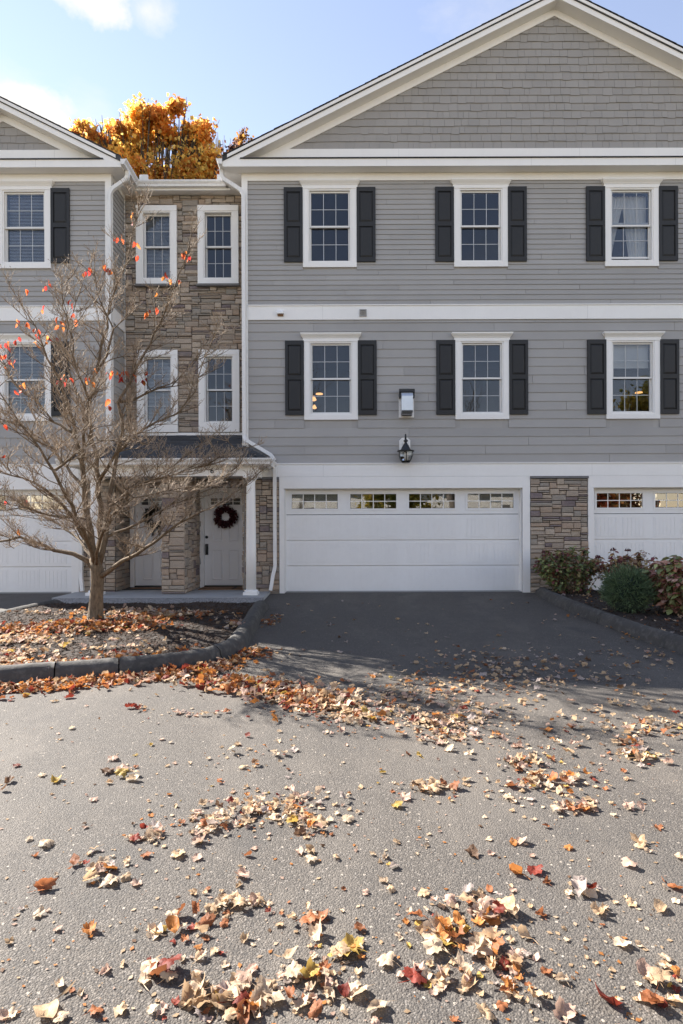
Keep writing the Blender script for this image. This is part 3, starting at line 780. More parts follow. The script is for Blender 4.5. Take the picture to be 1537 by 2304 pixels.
# stone piers on the right house
MB().box(3.861, 5.049, -.004, .0035, -.05, 2.37).build('mortar_bed', M['mortar'], HR)
pier = MB().prismx([(.0, 2.322), (-.075, 2.322), (-.07, 2.364), (.0, 2.3695)], 3.862, 5.048).build('stone_pier', M['bluestone'], HR)
ashlar(pier, 3.866, 5.044, -0.03, 2.318, [], lambda u, v, d: (u, -.004-d, v), random.Random(3), big=1)
MB().box(-1.985, -1.274, -.004, .0035, -.05, 2.37).build('mortar_bed', M['mortar'], HR)
pier = MB().prismx([(.0, 2.322), (-.06, 2.322), (-.055, 2.364), (.0, 2.3695)], -1.98, -1.274).build('stone_pier', M['bluestone'], HR)
ashlar(pier, -1.98, -1.278, -0.03, 2.318, [], lambda u, v, d: (u, -.004-d, v), random.Random(4), big=2)
# eave gutter on the left side of the right house and its downspouts
gutter_run(HR, (-2.366, -.30, 8.735), (-2.366, 9.8, 8.735), (-1, 0, 0))
downspout(HR, [(-2.42, -.10, 8.63), (-2.41, -.10, 8.45), (-2.02, -.075, 8.21), (-1.975, -.075, 8.10), (-1.975, -.075, 3.20), (-1.95, -.10, 3.12), (-1.42, -.10, 2.80), (-1.36, -.10, 2.70)])
downspout(HR, [(-1.355, -.10, 2.56), (-1.355, -.105, 0.52), (-1.385, -.13, 0.40), (-1.44, -.17, 0.06)], 0.048)

# ---- left house
HL = thing('townhouse', 'grey clapboard townhouse with white trim cut off by the left picture edge', 'house', (-6.9, 0, 0))
xlL, xrL = -9.05, -4.717
holes = []; cas = []
for x, iu, il in ((-6.48, 'blind', 'blind'),):
    w1, h1 = window(HL, x, 6.66, 8.335, 0.0, inside=iu); holes.append(h1); cas.append((x-.55, x+.55, 6.66, 8.45))
    w2, h2 = window(HL, x, 3.537, 5.205, 0.0, inside=il); holes.append(h2); cas.append((x-.55, x+.55, 3.537, 5.30))
    for zz in (6.766, 3.632):
        shutter(HL, x-.552-SHW, zz, 0.0); shutter(HL, x+.552, zz, 0.0)
GWL = 2.60; GL = -5.53-GWL; holes.append((GL, GL+GWL, -.1, 2.13))
gable_house(HL, xlL, xrL, holes, 12, tip_r=-4.40)
rs = random.Random(8)
clapboards(HL, xlL+.101, xrL-.101, 5.889, ZS-.156, 0.1033, cas, 0.0, rs)
clapboards(HL, xlL+.101, xrL-.101, 2.649, 5.584, 0.1797, cas, 0.0, rs)
clapboards(HL, .0765, .739, 5.889, ZS-.10, 0.1033, [], xrL, rs, side=True)
clapboards(HL, .0765, .739, 3.05, 5.584, 0.1797, [], xrL, rs, side=True)
MB().box(xrL-.002, xrL+.024, .0765, .739, 5.585, 5.888).build('belt_board', M['white'], HL)
MB().box(xrL-.002, xrL+.022, .739, .768, 3.2, ZS-.002).build('inside_corner', M['white'], HL)
MB().box(xrL, xrL+.024, .0765, .738, ZS-.10, ZS-.001).build('frieze_board', M['white'], HL)
garage_door(HL, GL, GWL, 0.0, nwin=2); garage_trim(HL, GL, GWL, 0.0)
MB().box(-5.378, -4.63, -.004, .0035, -.05, 2.37).build('mortar_bed', M['mortar'], HL)
pier = MB().prismx([(.0, 2.322), (-.06, 2.322), (-.055, 2.364), (.0, 2.3695)], -5.376, -4.64).build('stone_pier', M['bluestone'], HL)
ashlar(pier, -5.375, -4.635, -0.03, 2.318, [], lambda u, v, d: (u, -.004-d, v), random.Random(14), big=2)
gutter_run(HL, (-4.40, -.30, 8.735), (-4.40, .44, 8.735), (1, 0, 0))
downspout(HL, [(-4.34, -.06, 8.63), (-4.345, -.06, 8.47), (-4.66, -.06, 8.25), (-4.71, -.075, 8.14), (-4.71, -.075, 3.30), (-4.74, -.10, 3.10), (-5.24, -.10, 2.80), (-5.30, -.10, 2.70)])
downspout(HL, [(-5.30, -.10, 2.56), (-5.30, -.105, 0.42), (-5.285, -.13, 0.30), (-5.25, -.16, 0.06)], 0.048)

# ---- stone link with the shared porch
HS = thing('entrance_wing', 'recessed stone-faced entrance wing with shared porch between the two grey townhouses', 'building', (-3.36, 0.4, 0))
YS = 0.77; DY = 0.85
holes = []; casS = []
for x, iu, il in ((-2.66, None, None), (-4.0, 'blind', 'blind')):
    w1, h1 = window(HS, x, 6.628, 8.336, YS, cw=.885, sc=.15, bc=.14, hc=.15, crown=False, proud=.082, inside=iu, sill=True); holes.append(h1); casS.append((x-.44, x+.44, 6.63, 8.33))
    w2, h2 = window(HS, x+.01, 3.416, 5.20, YS, cw=.885, sc=.15, bc=.22, hc=.14, crown=False, proud=.082, inside=il); holes.append(h2); casS.append((x+.01-.44, x+.01+.44, 3.42, 5.19))
doors = [(-3.0, -2.09), (-4.52, -3.61)]
for a, b_ in doors: holes.append((a-.09, b_+.09, -.1, 2.2))
wall(HS, -4.716, -2.001, 0.0, 8.60, holes, YS+.004, M['mortar'])
MB().box(-4.55, -2.15, 4.0, 4.1, .0, 8.6).build('partition', M['dark'], HS); MB().box(-4.57, -2.14, .93, 4.1, 8.602, 8.62).build('attic_floor', M['dark'], HS)
for z in (2.50, 5.72): MB().box(-4.57, -2.14, .93, 4, z-.1, z+.1).build('floor_slab', M['dark'], HS)
ns = ashlar(HS, -4.69, -2.005, 3.42, 8.585, casS, lambda u, v, d: (u, YS+.003-d, v), random.Random(21), limit=300)
# upper eave
MB().box(-4.40, -2.36, YS-.23, YS-.20, ZS-.015, 8.68).build('fascia', M['white'], HS)
MB().box(-4.39, -2.36, YS-.199, YS+.003, ZS, ZS+.012).build('soffit', M['white'], HS)
gutter_run(HS, (-4.39, YS-.231, 8.735), (-2.40, YS-.231, 8.735), (0, -1, 0))
MB().box(-4.39, -2.38, YS-.199, YS+.1, 8.61, 8.68).build('eave_board', M['white'], HS)
b = MB(); b.prismx([(YS-.21, 8.70), (6.0, 8.70+2.3), (6.0, 8.78+2.3), (YS-.21, 8.76)], -4.39, -2.38); b.build('roof', M['roof'], HS)
for xa, xb in ((-4.27, -4.08), (-2.62, -2.45)):
    s_ = MB(); s_.prism([(xa, 8.735), (xb, 8.735), (xb, 8.83), (xb-.02, 8.845), (xa+.02, 8.845), (xa, 8.83)], YS-.345, YS-.338); s_.build('splash_guard', M['gutter'], HS)
# porch
ZG = 2.652; YG = -.95
def pz(y): return 2.66+(y+.83)*0.4375
b = MB()
xl_, xr_ = -5.41, -1.315; xa, xb = -4.60, -2.08
# roof deck: front slope and hips, solid
top = [(xl_+.12, -.83, pz(-.83)), (xr_-.12, -.83, pz(-.83)), (xb+.06, -.025, pz(-.025)), (xb+.06, YS-.045, pz(YS-.045)), (xa-.06, YS-.045, pz(YS-.045)), (xa-.06, -.025, pz(-.025))]
b.add(top+[(p[0], p[1], p[2]-.03) for p in top], [(0, 1, 2, 5), (5, 2, 3, 4), (11, 8, 7, 6), (10, 9, 8, 11), (0, 6, 7, 1), (3, 9, 10, 4)])
proof = b.build('porch_roof', M['roof'], HS)
b = MB(); b.add([(xr_-.12, -.83, pz(-.83)), (xr_-.12, -.055, pz(-.83)), (xb+.06, -.055, pz(-.03))], [(0, 1, 2)]); b.add([(xl_+.12, -.83, pz(-.83)), (xl_+.12, -.055, pz(-.83)), (xa-.06, -.055, pz(-.03))], [(0, 2, 1)]); b.build('hip_slope', M['roof'], proof)
rt = random.Random(9); b = MB(); y = -.85; row = 0
while y < YS-.05:
    y2 = y+.118
    xL = xl_+.12+max(0, min(1, (y+.83)/.805))*(xa-.06-xl_-.12); xR = xr_-.12-max(0, min(1, (y+.83)/.805))*(xr_-.12-xb-.06)
    if y > -.02: xL, xR = xrL+.02, xlR-.02
    x = xL-rt.uniform(0, .3)
    while x < xR:
        wd = rt.uniform(.09, .32); p, q = max(x, xL), min(x+wd, xR); x += wd
        if q-p < .01: continue
        hh = rt.choice([.006, .006, .012]); ys = y-rt.choice([0, 0, .012])
        b.add([(p, ys, pz(ys)+.001), (q, ys, pz(ys)+.001), (q, ys, pz(ys)+.004+hh), (p, ys, pz(ys)+.004+hh), (p, y2, pz(y2)+.003), (q, y2, pz(y2)+.003)], [(0, 1, 2, 3), (3, 2, 5, 4), (0, 3, 4), (1, 5, 2)])
    y = y2
b.build('roof_shingles', M['roof'], proof, kind='stuff')
for (x0_, x1_) in ((xr_-.13, xb+.05), (xl_+.13, xa-.05)):
    for i in range(6):
        t0 = i/6; t1 = (i+1.12)/6; s = 1 if x0_ > x1_ else -1
        A = Vector((x0_+(x1_-x0_)*t0, -.83+.80*t0, pz(-.83+.80*t0)+.022)); B_ = Vector((x0_+(x1_-x0_)*t1, -.83+.80*t1, pz(-.83+.80*t1)+.012))
        wdt = Vector((-.10*s, -.085, -.03)); w2 = Vector((.11*s, .10, -.045))
        MB().add([A+wdt, A, A+w2, B_+wdt, B_, B_+w2, A+wdt-Vector((0, 0, .012)), A-Vector((0, 0, .012)), A+w2-Vector((0, 0, .012))], [(0, 1, 4, 3), (1, 2, 5, 4), (0, 6, 7, 1), (1, 7, 8, 2)]).build('hip_cap', M['roof'], proof)
MB().box(-4.70, -2.0, YS-.046, YS-.03, 3.30, 3.405).build('flashing', M['white'], HS)
# eave: fascia, gutter all round, soffit, beam
MB().box(xl_+.12, xr_-.12, -.83, -.80, 2.52, 2.645).build('fascia', M['white'], HS)
for x0_, x1_ in ((xr_-.15, xr_-.12), (xl_+.12, xl_+.15)): MB().box(x0_, x1_, -.799, -.036, 2.52, 2.645).build('fascia', M['white'], HS)
gutter_run(HS, (xl_, -.831, ZG), (xr_, -.831, ZG), (0, -1, 0)); gutter_run(HS, (xr_-.119, -.83, ZG), (xr_-.119, -.053, ZG), (1, 0, 0)); gutter_run(HS, (xl_+.119, -.83, ZG), (xl_+.119, -.053, ZG), (-1, 0, 0))
MB().box(xl_+.151, xr_-.151, -.799, -.036, 2.575, 2.585).build('soffit', M['white'], HS)
BX0, BX1 = -4.93, -1.62
MB().box(BX0, BX1, -.70, -.50, 2.335, 2.574).build('beam', M['white'], HS)
for a in (BX0, BX1-.20): MB().box(a, a+.20, -.4995, -.036, 2.336, 2.574).build('beam', M['white'], HS)
MB().box(-4.71, -2.0, -.035, YS+.003, 2.40, 2.42).build('porch_ceiling', M['white'], HS); MB().box(BX0+.201, BX1-.201, -.4995, -.0355, 2.40, 2.42).build('porch_ceiling', M['white'], HS)
def column(cx, cy):
    b = MB(); b.lathe(cx, cy, [(.098, .13), (.098, .9), (.085, 2.24), (.085, 2.25)], 24); c = b.build('column', M['white'], HS, True)
    k = MB(); k.box(cx-.14, cx+.14, cy-.14, cy+.14, .031, .085); k.lathe(cx, cy, [(.128, .0855), (.134, .10), (.128, .118), (.112, .124), (.104, .13)], 24); k.build('base', M['white'], c)
    k = MB(); k.lathe(cx, cy, [(.086, 2.235), (.10, 2.26), (.118, 2.285), (.12, 2.295)], 24); k.box(cx-.125, cx+.125, cy-.125, cy+.125, 2.2955, 2.334); k.build('capital', M['white'], c)
column(-1.765, -.60); column(-4.80, -.60)
# stone pillar between the doors: front and both sides
PX0, PX1, PY0 = -3.515, -3.115, -.47
pil = MB().box(PX0, PX1, PY0, YS, .03, 2.40).build('stone_pillar', M['mortar'], HS)
rp = random.Random(31)
ashlar(pil, PX0-.03, PX1+.03, .035, 2.33, [], lambda u, v, d: (u, PY0+.002-d, v), rp, big=2)
ashlar(pil, PY0, YS, .035, 2.39, [], lambda u, v, d: (PX1-.002+d, u, v), rp, big=2)
ashlar(pil, PY0, YS, .035, 2.39, [], lambda u, v, d: (PX0+.002-d, u, v), rp, big=2)
# left and right return walls of the porch recess
rw = MB().box(-4.715, -4.66, .0045, YS, .0, 2.40).build('return_wall', M['mortar'], HS); ashlar(rw, .005, YS, .035, 2.39, [], lambda u, v, d: (-4.662+d, u, v), rp, big=2)
rw = MB().box(-2.0, -1.985, .145, YS, .0, 2.40).build('return_wall', M['mortar'], HS); ashlar(rw, .0, YS, .035, 2.39, [], lambda u, v, d: (-1.998-d, u, v), rp, big=2)
lint = MB().box(-4.66, -2.01, YS-.001, YS+.003, 2.2, 2.40).build('lintel', M['mortar'], HS)
ashlar(lint, -4.65, -3.53, 2.215, 2.395, [], lambda u, v, d: (u, YS-.001-d, v), rp); ashlar(lint, -3.08, -2.02, 2.215, 2.395, [], lambda u, v, d: (u, YS-.001-d, v), rp)
def entry_door(a, b_, seed):
    fr = MB(); z0 = .075; zt = 2.10
    fr.box(a-.09, a-.003, YS-.03, DY+.05, .031, zt+.10); fr.box(b_+.003, b_+.085, YS-.03, DY+.05, .031, zt+.10); fr.box(a-.003, b_+.003, YS-.03, DY+.05, zt+.003, zt+.10)
    d = MB(); hz = [(a+.13, b_-.13, 1.84, 1.985)]
    for p in rects_minus(a, b_, z0, zt, hz): d.box(p[0], p[1], DY-.02, DY+.025, p[2], p[3])
    dr = d.build('entry_door', M['entry'], HS); fr.build('door_frame', M['white'], dr)
    MB().box(a-.003, b_+.003, DY-.09, DY+.04, .031, z0-.004).build('threshold', M['black'], dr)
    w_ = b_-a
    for cx in (a+w_*.30, a+w_*.70):
        for (za, zb_) in ((.20, .86), (1.04, 1.70)):
            p = MB(); x0_, x1_ = cx-.115, cx+.115; i = .02
            p.add([(x0_, DY-.0205, za), (x1_, DY-.0205, za), (x1_, DY-.0205, zb_), (x0_, DY-.0205, zb_), (x0_+i*.5, DY-.034, za+i*.5), (x1_-i*.5, DY-.034, za+i*.5), (x1_-i*.5, DY-.034, zb_-i*.5), (x0_+i*.5, DY-.034, zb_-i*.5), (x0_+2*i, DY-.022, za+2*i), (x1_-2*i, DY-.022, za+2*i), (x1_-2*i, DY-.022, zb_-2*i), (x0_+2*i, DY-.022, zb_-2*i)],
                  [(0, 1, 5, 4), (1, 2, 6, 5), (2, 3, 7, 6), (3, 0, 4, 7), (4, 5, 9, 8), (5, 6, 10, 9), (6, 7, 11, 10), (7, 4, 8, 11), (8, 9, 10, 11)]); p.build('panel', M['entry'], dr)
    n = 4
    pmn = pane_mesh((w_-.26)/n-.02, .145/2-.012)
    for k in range(n):
        for j in range(2): inst('pane', pmn, dr, (a+.13+(w_-.26)*(k+.5)/n, DY, 1.84+.145*(j+.5)/2))
    m_ = MB()
    for k in range(1, n): x = a+.13+(w_-.26)*k/n; m_.box(x-.01, x+.01, DY-.01, DY+.012, 1.84, 1.985)
    m_.box(a+.13, b_-.13, DY-.0105, DY+.0125, 1.9065, 1.9185); m_.build('muntin', M['white'], dr)
    k = MB(); x = a+.045
    vs0 = []
    k.tube([(x, DY-.018, 1.13), (x, DY-.05, 1.13)], [.034, .030], 16); k.build('deadbolt', M['black'], dr)
    k = MB(); k.box(x-.032, x+.032, DY-.032, DY-.0205, .74, .98); k.tube([(x, DY-.03, .95), (x, DY-.075, .95)], [.026, .026], 12); k.tube([(x, DY-.075, .95), (x, DY-.085, .86), (x, DY-.06, .77), (x, DY-.03, .755)], [.014, .014, .012, .010], 8); k.build('door_handle', M['black'], dr)
    return dr
entry_door(*doors[0], 1); entry_door(*doors[1], 2)

# ------------------------------------------------------------------ fittings
def text_thing(ch, x, z, label):
    cu = bpy.data.curves.new('number', 'FONT'); cu.body = ch; cu.size = .155; cu.extrude = .006; cu.align_x = 'CENTER'
    o = bpy.data.objects.new('tmp', cu); COL.objects.link(o); bpy.context.view_layer.update()
    me = bpy.data.meshes.new_from_object(o.evaluated_get(bpy.context.evaluated_depsgraph_get())); bpy.data.objects.remove(o)
    me.materials.clear(); me.materials.append(M['black'])
    n = bpy.data.objects.new('house_number', me); link(n, None, (x, -.708, z), Euler((PI/2, 0, 0))); tag(n, label, 'house number')
text_thing('5', at(301, 1064, -.7).x, 2.385, 'black house number on the porch beam above the left entry door')
text_thing('6', at(477, 1064, -.7).x, 2.385, 'black house number on the porch beam above the right entry door')

def wreath(x, z, kind, label):
    t = thing('wreath', label, 'wreath', (x, DY-.06, z)); rg = random.Random(kind)
    ring = MB().tube([(x+.165*math.cos(a), DY-.055, z+.165*math.sin(a)) for a in [2*PI*i/24 for i in range(25)]], .035, 8); ring.build('ring', M['bark_dark'], t, True)
    b = MB()
    for i in range(900):
        a = rg.uniform(0, 2*PI); rr = .165+rg.gauss(0, .042); rr = min(max(rr, .085), .262 if kind == 2 else .245)
        p = Vector((x+rr*math.cos(a), DY-.07-rg.uniform(0, .05), z+rr*math.sin(a)))
        d = Vector((math.cos(a+rg.uniform(-1.2, 1.2)), rg.uniform(-.9, .1), math.sin(a+rg.uniform(-1.2, 1.2)))).normalized()
        ln = rg.uniform(.03, .055) if kind == 1 else rg.uniform(.05, .10); wd = ln*(.5 if kind == 1 else .16)
        s = d.cross(Vector((rg.uniform(-1, 1), rg.uniform(-1, 1), rg.uniform(-1, 1)))).normalized()*wd
        c = rg.choice([(.055, .008, .012), (.035, .006, .010), (.09, .012, .016)]) if kind == 1 else rg.choice([(.02, .03, .015), (.035, .04, .02), (.05, .045, .03), (.015, .02, .012)])
        b.cc = (*c, 1); b.add([p, p+d*ln*.5+s, p+d*ln, p+d*ln*.5-s], [(0, 1, 2, 3)])
    b.build('foliage', M['plant'], t)
    if kind == 2:
        b = MB(); b.cc = (.05, .045, .04, 1)
        for s in (-1, 1): b.add([(x+.03*s, DY-.09, z-.15), (x+.07*s, DY-.09, z-.17), (x+.10*s, DY-.085, z-.42), (x+.045*s, DY-.085, z-.38)], [(0, 1, 2, 3)])
        b.build('ribbon', M['plant'], t)
wreath(-2.53, 1.575, 1, 'round dark burgundy wreath on the right entry door')
wreath(-4.05, 1.56, 2, 'dark green twiggy wreath with hanging ribbon on the left entry door')
m_ = MB(); m_.box(-3.02, -2.08, .26, .755, .0305, .048); o = m_.build('doormat', M['coir']); tag(o, 'brown coir doormat with a dark stripe at the right entry door', 'doormat')
MB().box(-2.32, -2.27, .262, .753, .0481, .0495).build('stripe', M['rubber'], o)
m_ = MB(); m_.box(-4.62, -3.64, .30, .755, .0305, .046); o = m_.build('doormat', M['rubber']); tag(o, 'black rubber doormat at the left entry door', 'doormat')
MB().box(-4.5, -3.75, .38, .68, .0461, .050).build('inset', M['coir'], o)

# lantern above the garage
lx, ly = 1.30, -.036
t = thing('wall_lantern', 'black carriage lantern with clear glass mounted above the garage door', 'lantern', (lx, ly, 2.64))
p = MB(); w_, z0, z1 = .113, 2.74, 3.16; c_ = .055
p.prism([(lx-w_+c_, z0), (lx+w_-c_, z0), (lx+w_, z0+c_), (lx+w_, z1-c_), (lx+w_-c_, z1), (lx-w_+c_, z1), (lx-w_, z1-c_), (lx-w_, z0+c_)], -.05, -.022); p.build('mounting_plate', M['white'], t)
ly2 = -.22
MB().tube([(lx, -.05, 2.98), (lx, -.10, 3.05), (lx, -.14, 3.16), (lx, -.18, 3.21), (lx, -.22, 3.20), (lx, ly2, 3.10)], .014, 8).build('arm', M['black'], t, True)
MB().lathe(lx, ly2, [(.012, 3.12), (.02, 3.10), (.046, 3.075), (.046, 3.065), (.02, 3.045), (.025, 3.03), (.055, 2.985), (.058, 2.98)], 16).build('finial', M['black'], t, True)
MB().lathe(lx, ly2, [(.058, 2.979), (.085, 2.93), (.105, 2.885)], 8).build('cap', M['black'], t)
MB().lathe(lx, ly2, [(.110, 2.884), (.168, 2.876), (.172, 2.862), (.160, 2.85), (.13, 2.848)], 24).build('brim', M['black'], t, True)
def hexr(i): a = PI/6+i*PI/3; return math.cos(a), math.sin(a)
for i in range(6):
    (c0, s0), (c1, s1) = hexr(i), hexr(i+1); b = MB(); prof = [(.148, 2.848), (.146, 2.77), (.118, 2.69), (.075, 2.635)]
    vs_ = []; 
    for r_, z_ in prof: vs_ += [(lx+r_*c0, ly2+r_*s0, z_), (lx+r_*c1, ly2+r_*s1, z_)]
    b.add(vs_, [(2*k, 2*k+2, 2*k+3, 2*k+1) for k in range(3)]); b.build('pane', M['lamp_glass'], t)
    MB().tube([(lx+r_*c0, ly2+r_*s0, z_) for r_, z_ in prof], .007, 5).build('rib', M['black'], t)
MB().lathe(lx, ly2, [(.078, 2.628), (.08, 2.64)], 12).build('bottom_ring', M['black'], t)
for k in range(3):
    a = k*2*PI/3; MB().lathe(lx+.035*math.cos(a), ly2+.035*math.sin(a), [(.014, 2.68), (.014, 2.76), (.017, 2.77), (.022, 2.80), (.010, 2.845)], 10).build('candle', M['curtain'], t, True)

# vents
vx = 1.335
t = thing('vent_hood', 'galvanised exhaust vent hood with black cap between the lower windows', 'vent', (vx, -.03, 3.57))
b = MB(); b.box(vx-.155, vx+.155, -.045, -.02, 3.575, 4.10); b.build('back_plate', M['white'], t)
b = MB(); b.prismx([(-.046, 4.06), (-.046, 3.62), (-.10, 3.63), (-.22, 3.69), (-.22, 3.98), (-.17, 4.06)], vx-.115, vx+.115); b.build('hood', M['galv'], t)
b = MB(); b.box(vx-.10, vx+.10, -.20, -.05, 3.60, 3.62); b.build('damper', M['bluestone'], t)
b = MB(); b.prismx([(-.046, 4.07), (-.19, 4.07), (-.19, 4.115), (-.16, 4.135), (-.046, 4.135)], vx-.155, vx+.155); b.box(vx-.157, vx-.122, -.15, -.047, 3.96, 4.069); b.box(vx+.122, vx+.157, -.15, -.047, 3.96, 4.069); b.build('cap', M['black'], t)
t = thing('dryer_vent', 'tiny white vent hood near the left end of the middle white band', 'vent', (-1.23, -.034, 5.66))
b = MB(); b.prismx([(-.0345, 5.78), (-.05, 5.78), (-.11, 5.72), (-.11, 5.69), (-.0345, 5.69)], -1.30, -1.165); b.build('hood', M['white'], t); MB().box(-1.29, -1.175, -.06, -.0345, 5.655, 5.689).build('outlet', M['coir'], t)
t = thing('louvre_vent', 'small square grey louvre vent on the middle white band', 'vent', (.455, -.034, 5.64))
b = MB(); x0_, x1_, z0, z1 = .38, .53, 5.645, 5.79
for q in ((x0_, x0_+.018, z0, z1), (x1_-.018, x1_, z0, z1), (x0_+.018, x1_-.018, z0, z0+.018), (x0_+.018, x1_-.018, z1-.018, z1)): b.box(q[0], q[1], -.055, -.0345, q[2], q[3])
b.build('frame', M['grey_vent'], t)
for k in range(5): zz = z0+.022+k*.022; MB().add([(x0_+.018, -.052, zz), (x1_-.018, -.052, zz), (x1_-.018, -.036, zz+.018), (x0_+.018, -.036, zz+.018)], [(0, 1, 2, 3)]).build('slat', M['grey_vent'], t)
# lit lamps seen through the lower left window and the lower right one
for (px, py, Y, rr, hh, lab) in ((718, 887, 2.2, .09, .02, 'flat lit ceiling lamp glowing behind the lower left window'), (705, 900, 2.2, .075, .10, 'lit pendant lamp behind the lower left window, upper of two'), (707, 918, 2.6, .06, .08, 'lit pendant lamp behind the lower left window, lower of two'), (1437, 884, 2.5, .09, .02, 'flat lit ceiling lamp glowing behind the lower right window')):
    p = at(px, py, Y)
    if hh < .05:
        prof = [(rr, p.z), (rr*.9, p.z+hh)]
    else: prof = [(rr*.55, p.z-.02), (rr, p.z), (rr*.6, p.z+hh*.6), (rr*.3, p.z+hh)]
    lp = MB().lathe(p.x, p.y, prof, 16).build('pendant_lamp', M['bulb'], None, True); tag(lp, lab, 'lamp')
    MB().tube([(p.x, p.y, p.z+hh), (p.x, p.y, 5.619)], .004, 4).build('cord', M['black'], lp)

# ------------------------------------------------------------------ leaves
def leaf_outline():
    # five-lobed maple outline, tip along +y, stalk at the origin
    half = [(0.0, -0.02), (0.11, -0.10), (0.21, -0.13), (0.25, -0.03), (0.37, 0.0), (0.34, 0.10), (0.47, 0.22), (0.42, 0.29), (0.43, 0.41), (0.31, 0.42), (0.22, 0.44), (0.23, 0.59), (0.12, 0.62), (0.0, 0.80)]
    return half+[(-x, y) for x, y in half[-2:0:-1]]
def leaf_mesh(seed, kind):
    rg = random.Random(seed); O = leaf_outline()
    if seed % 4 == 1:          # plain oval leaves among the maples
        hw = rg.uniform(.22, .34); O = [(0, -.05)]+[(hw*math.sin(PI*t)**.8+rg.uniform(-.015, .015), -.05+.9*t) for t in (.12, .28, .44, .6, .76, .9)]+[(0, .87)]+[(-hw*math.sin(PI*t)**.8, -.05+.9*t) for t in (.9, .76, .6, .44, .28, .12)]
    n = len(O)
    roll_ = rg.uniform(2.0, 4.6) if kind else rg.uniform(.5, 1.6); ax = rg.uniform(0, PI); cup = rg.uniform(-1.3, 1.6); tw = rg.uniform(-1.5, 1.5); ph = rg.uniform(0, 6)
    if rg.random() < .3:      # torn leaf: drop some lobes
        k = rg.randrange(2, n-4); O = O[:k]+O[k+rg.choice([2, 3, 4]):]; n = len(O)
    rings = [1.0, .62, .28]; v = []
    for r_ in rings:
        for x, y in O: v.append((x*r_, .22+(y-.22)*r_))
    v.append((0, .22)); P = []
    for x, y in v:
        x += rg.uniform(-.02, .02); y += rg.uniform(-.02, .02)
        y0 = y-.22; u = x*math.cos(ax)+y0*math.sin(ax); q = -x*math.sin(ax)+y0*math.cos(ax)
        z = 0.10*math.sin(u*7+ph)*abs(q)*2+.05*math.sin(q*11+ph)+.16*mnoise.noise((x*3.5+seed, y*3.5, 0))+.07*mnoise.noise((x*9+seed, y*9, 2))
        # roll about the q axis
        k = roll_*u
        R0 = 1/max(roll_, .01); uu = R0*math.sin(k); zz = R0*(1-math.cos(k))
        z = z*.8+zz*(1 if cup > 0 else -.55)+tw*u*q*.6+cup*.35*q*q
        x2 = uu*math.cos(ax)-q*math.sin(ax); y2 = uu*math.sin(ax)+q*math.cos(ax)
        P.append([x2, y2, z])
    mz = min(p[2] for p in P)
    for p in P: p[2] -= mz
    f = []
    for a in range(2):
        for i in range(n): j = (i+1) % n; f.append((a*n+i, a*n+j, (a+1)*n+j, (a+1)*n+i))
    for i in range(n): f.append((2*n+i, 2*n+(i+1) % n, 3*n))
    # stalk
    s0 = len(P); b = O.index(O[0]); base = P[0]; sx = rg.uniform(-.3, .3)
    P += [[base[0]-.012, base[1], base[2]], [base[0]+.012, base[1], base[2]], [base[0]+sx*.5, base[1]-.25, max(.02, base[2]-.02)], [base[0]+sx, base[1]-.45, rg.uniform(.02, .2)]]
    f += [(s0, s0+1, s0+2), (s0+1, s0+3, s0+2)]
    return P, f
LV = [leaf_mesh(100+i, i % 3 != 0) for i in range(26)]
LCOL = {'pale': (0.64, 0.49, 0.34), 'tan': (0.53, 0.37, 0.225), 'pinkish': (0.53, 0.36, 0.275), 'orange': (0.50, 0.20, 0.055), 'rust': (0.32, 0.12, 0.05), 'red': (0.20, 0.035, 0.022), 'yellow': (0.46, 0.31, 0.08), 'grey': (0.42, 0.35, 0.31), 'brown': (0.19, 0.11, 0.065)}
def leafmat(name, c):
    m = bpy.data.materials.new('leaf '+name); m.use_nodes = True; N = m.node_tree.nodes; L = m.node_tree.links
    for n in list(N): N.remove(n)
    o = N.new('ShaderNodeOutputMaterial'); mix = N.new('ShaderNodeMixShader'); P = N.new('ShaderNodeBsdfPrincipled'); T = N.new('ShaderNodeBsdfTranslucent')
    n1 = noise(N, L, 32, 4, 0.7); n2 = noise(N, L, 120, 3, .6); r = rnd_value(N, L)
    hs = N.new('ShaderNodeHueSaturation'); mr = N.new('ShaderNodeMapRange'); L.new(r, mr.inputs[0]); mr.inputs[3].default_value = .72; mr.inputs[4].default_value = 1.22; L.new(mr.outputs[0], hs.inputs['Value']); hs.inputs['Color'].default_value = (*c, 1)
    cc = mixc(N, L, ramp(N, L, n1, [(0.42, (0, 0, 0)), (0.72, (0.6, 0.6, 0.6))]), hs.outputs[0], tuple(x*.45 for x in c))
    L.new(cc, P.inputs['Base Color']); P.inputs['Roughness'].default_value = 0.6; P.inputs['Specular IOR Level'].default_value = .3; L.new(hs.outputs[0], T.inputs['Color']); mix.inputs[0].default_value = .35
    b = N.new('ShaderNodeBump'); b.inputs['Strength'].default_value = .5; b.inputs['Distance'].default_value = .004; L.new(n2, b.inputs['Height']); L.new(b.outputs[0], P.inputs['Normal'])
    L.new(P.outputs[0], mix.inputs[1]); L.new(T.outputs[0], mix.inputs[2]); L.new(mix.outputs[0], o.inputs['Surface']); return m
LMAT = {k: leafmat(k, c) for k, c in LCOL.items()}
LMESH = {}
def lmesh(v, k):
    if (v, k) not in LMESH:
        me = bpy.data.meshes.new('fallen_leaf'); me.from_pydata(LV[v][0], [], LV[v][1]); me.materials.append(LMAT[k]); me.polygons.foreach_set('use_smooth', [True]*len(me.polygons)); LMESH[(v, k)] = me
    return LMESH[(v, k)]
MIX_ROAD = ['pale']*10+['tan']*14+['pinkish']*7+['orange']*2+['rust']*4+['red']*1+['yellow']*1+['grey']*2+['brown']*2
MIX_KERB = ['orange']*9+['tan']*4+['rust']*7+['pale']*2+['red']*3+['yellow']*1+['pinkish']*3+['brown']*3
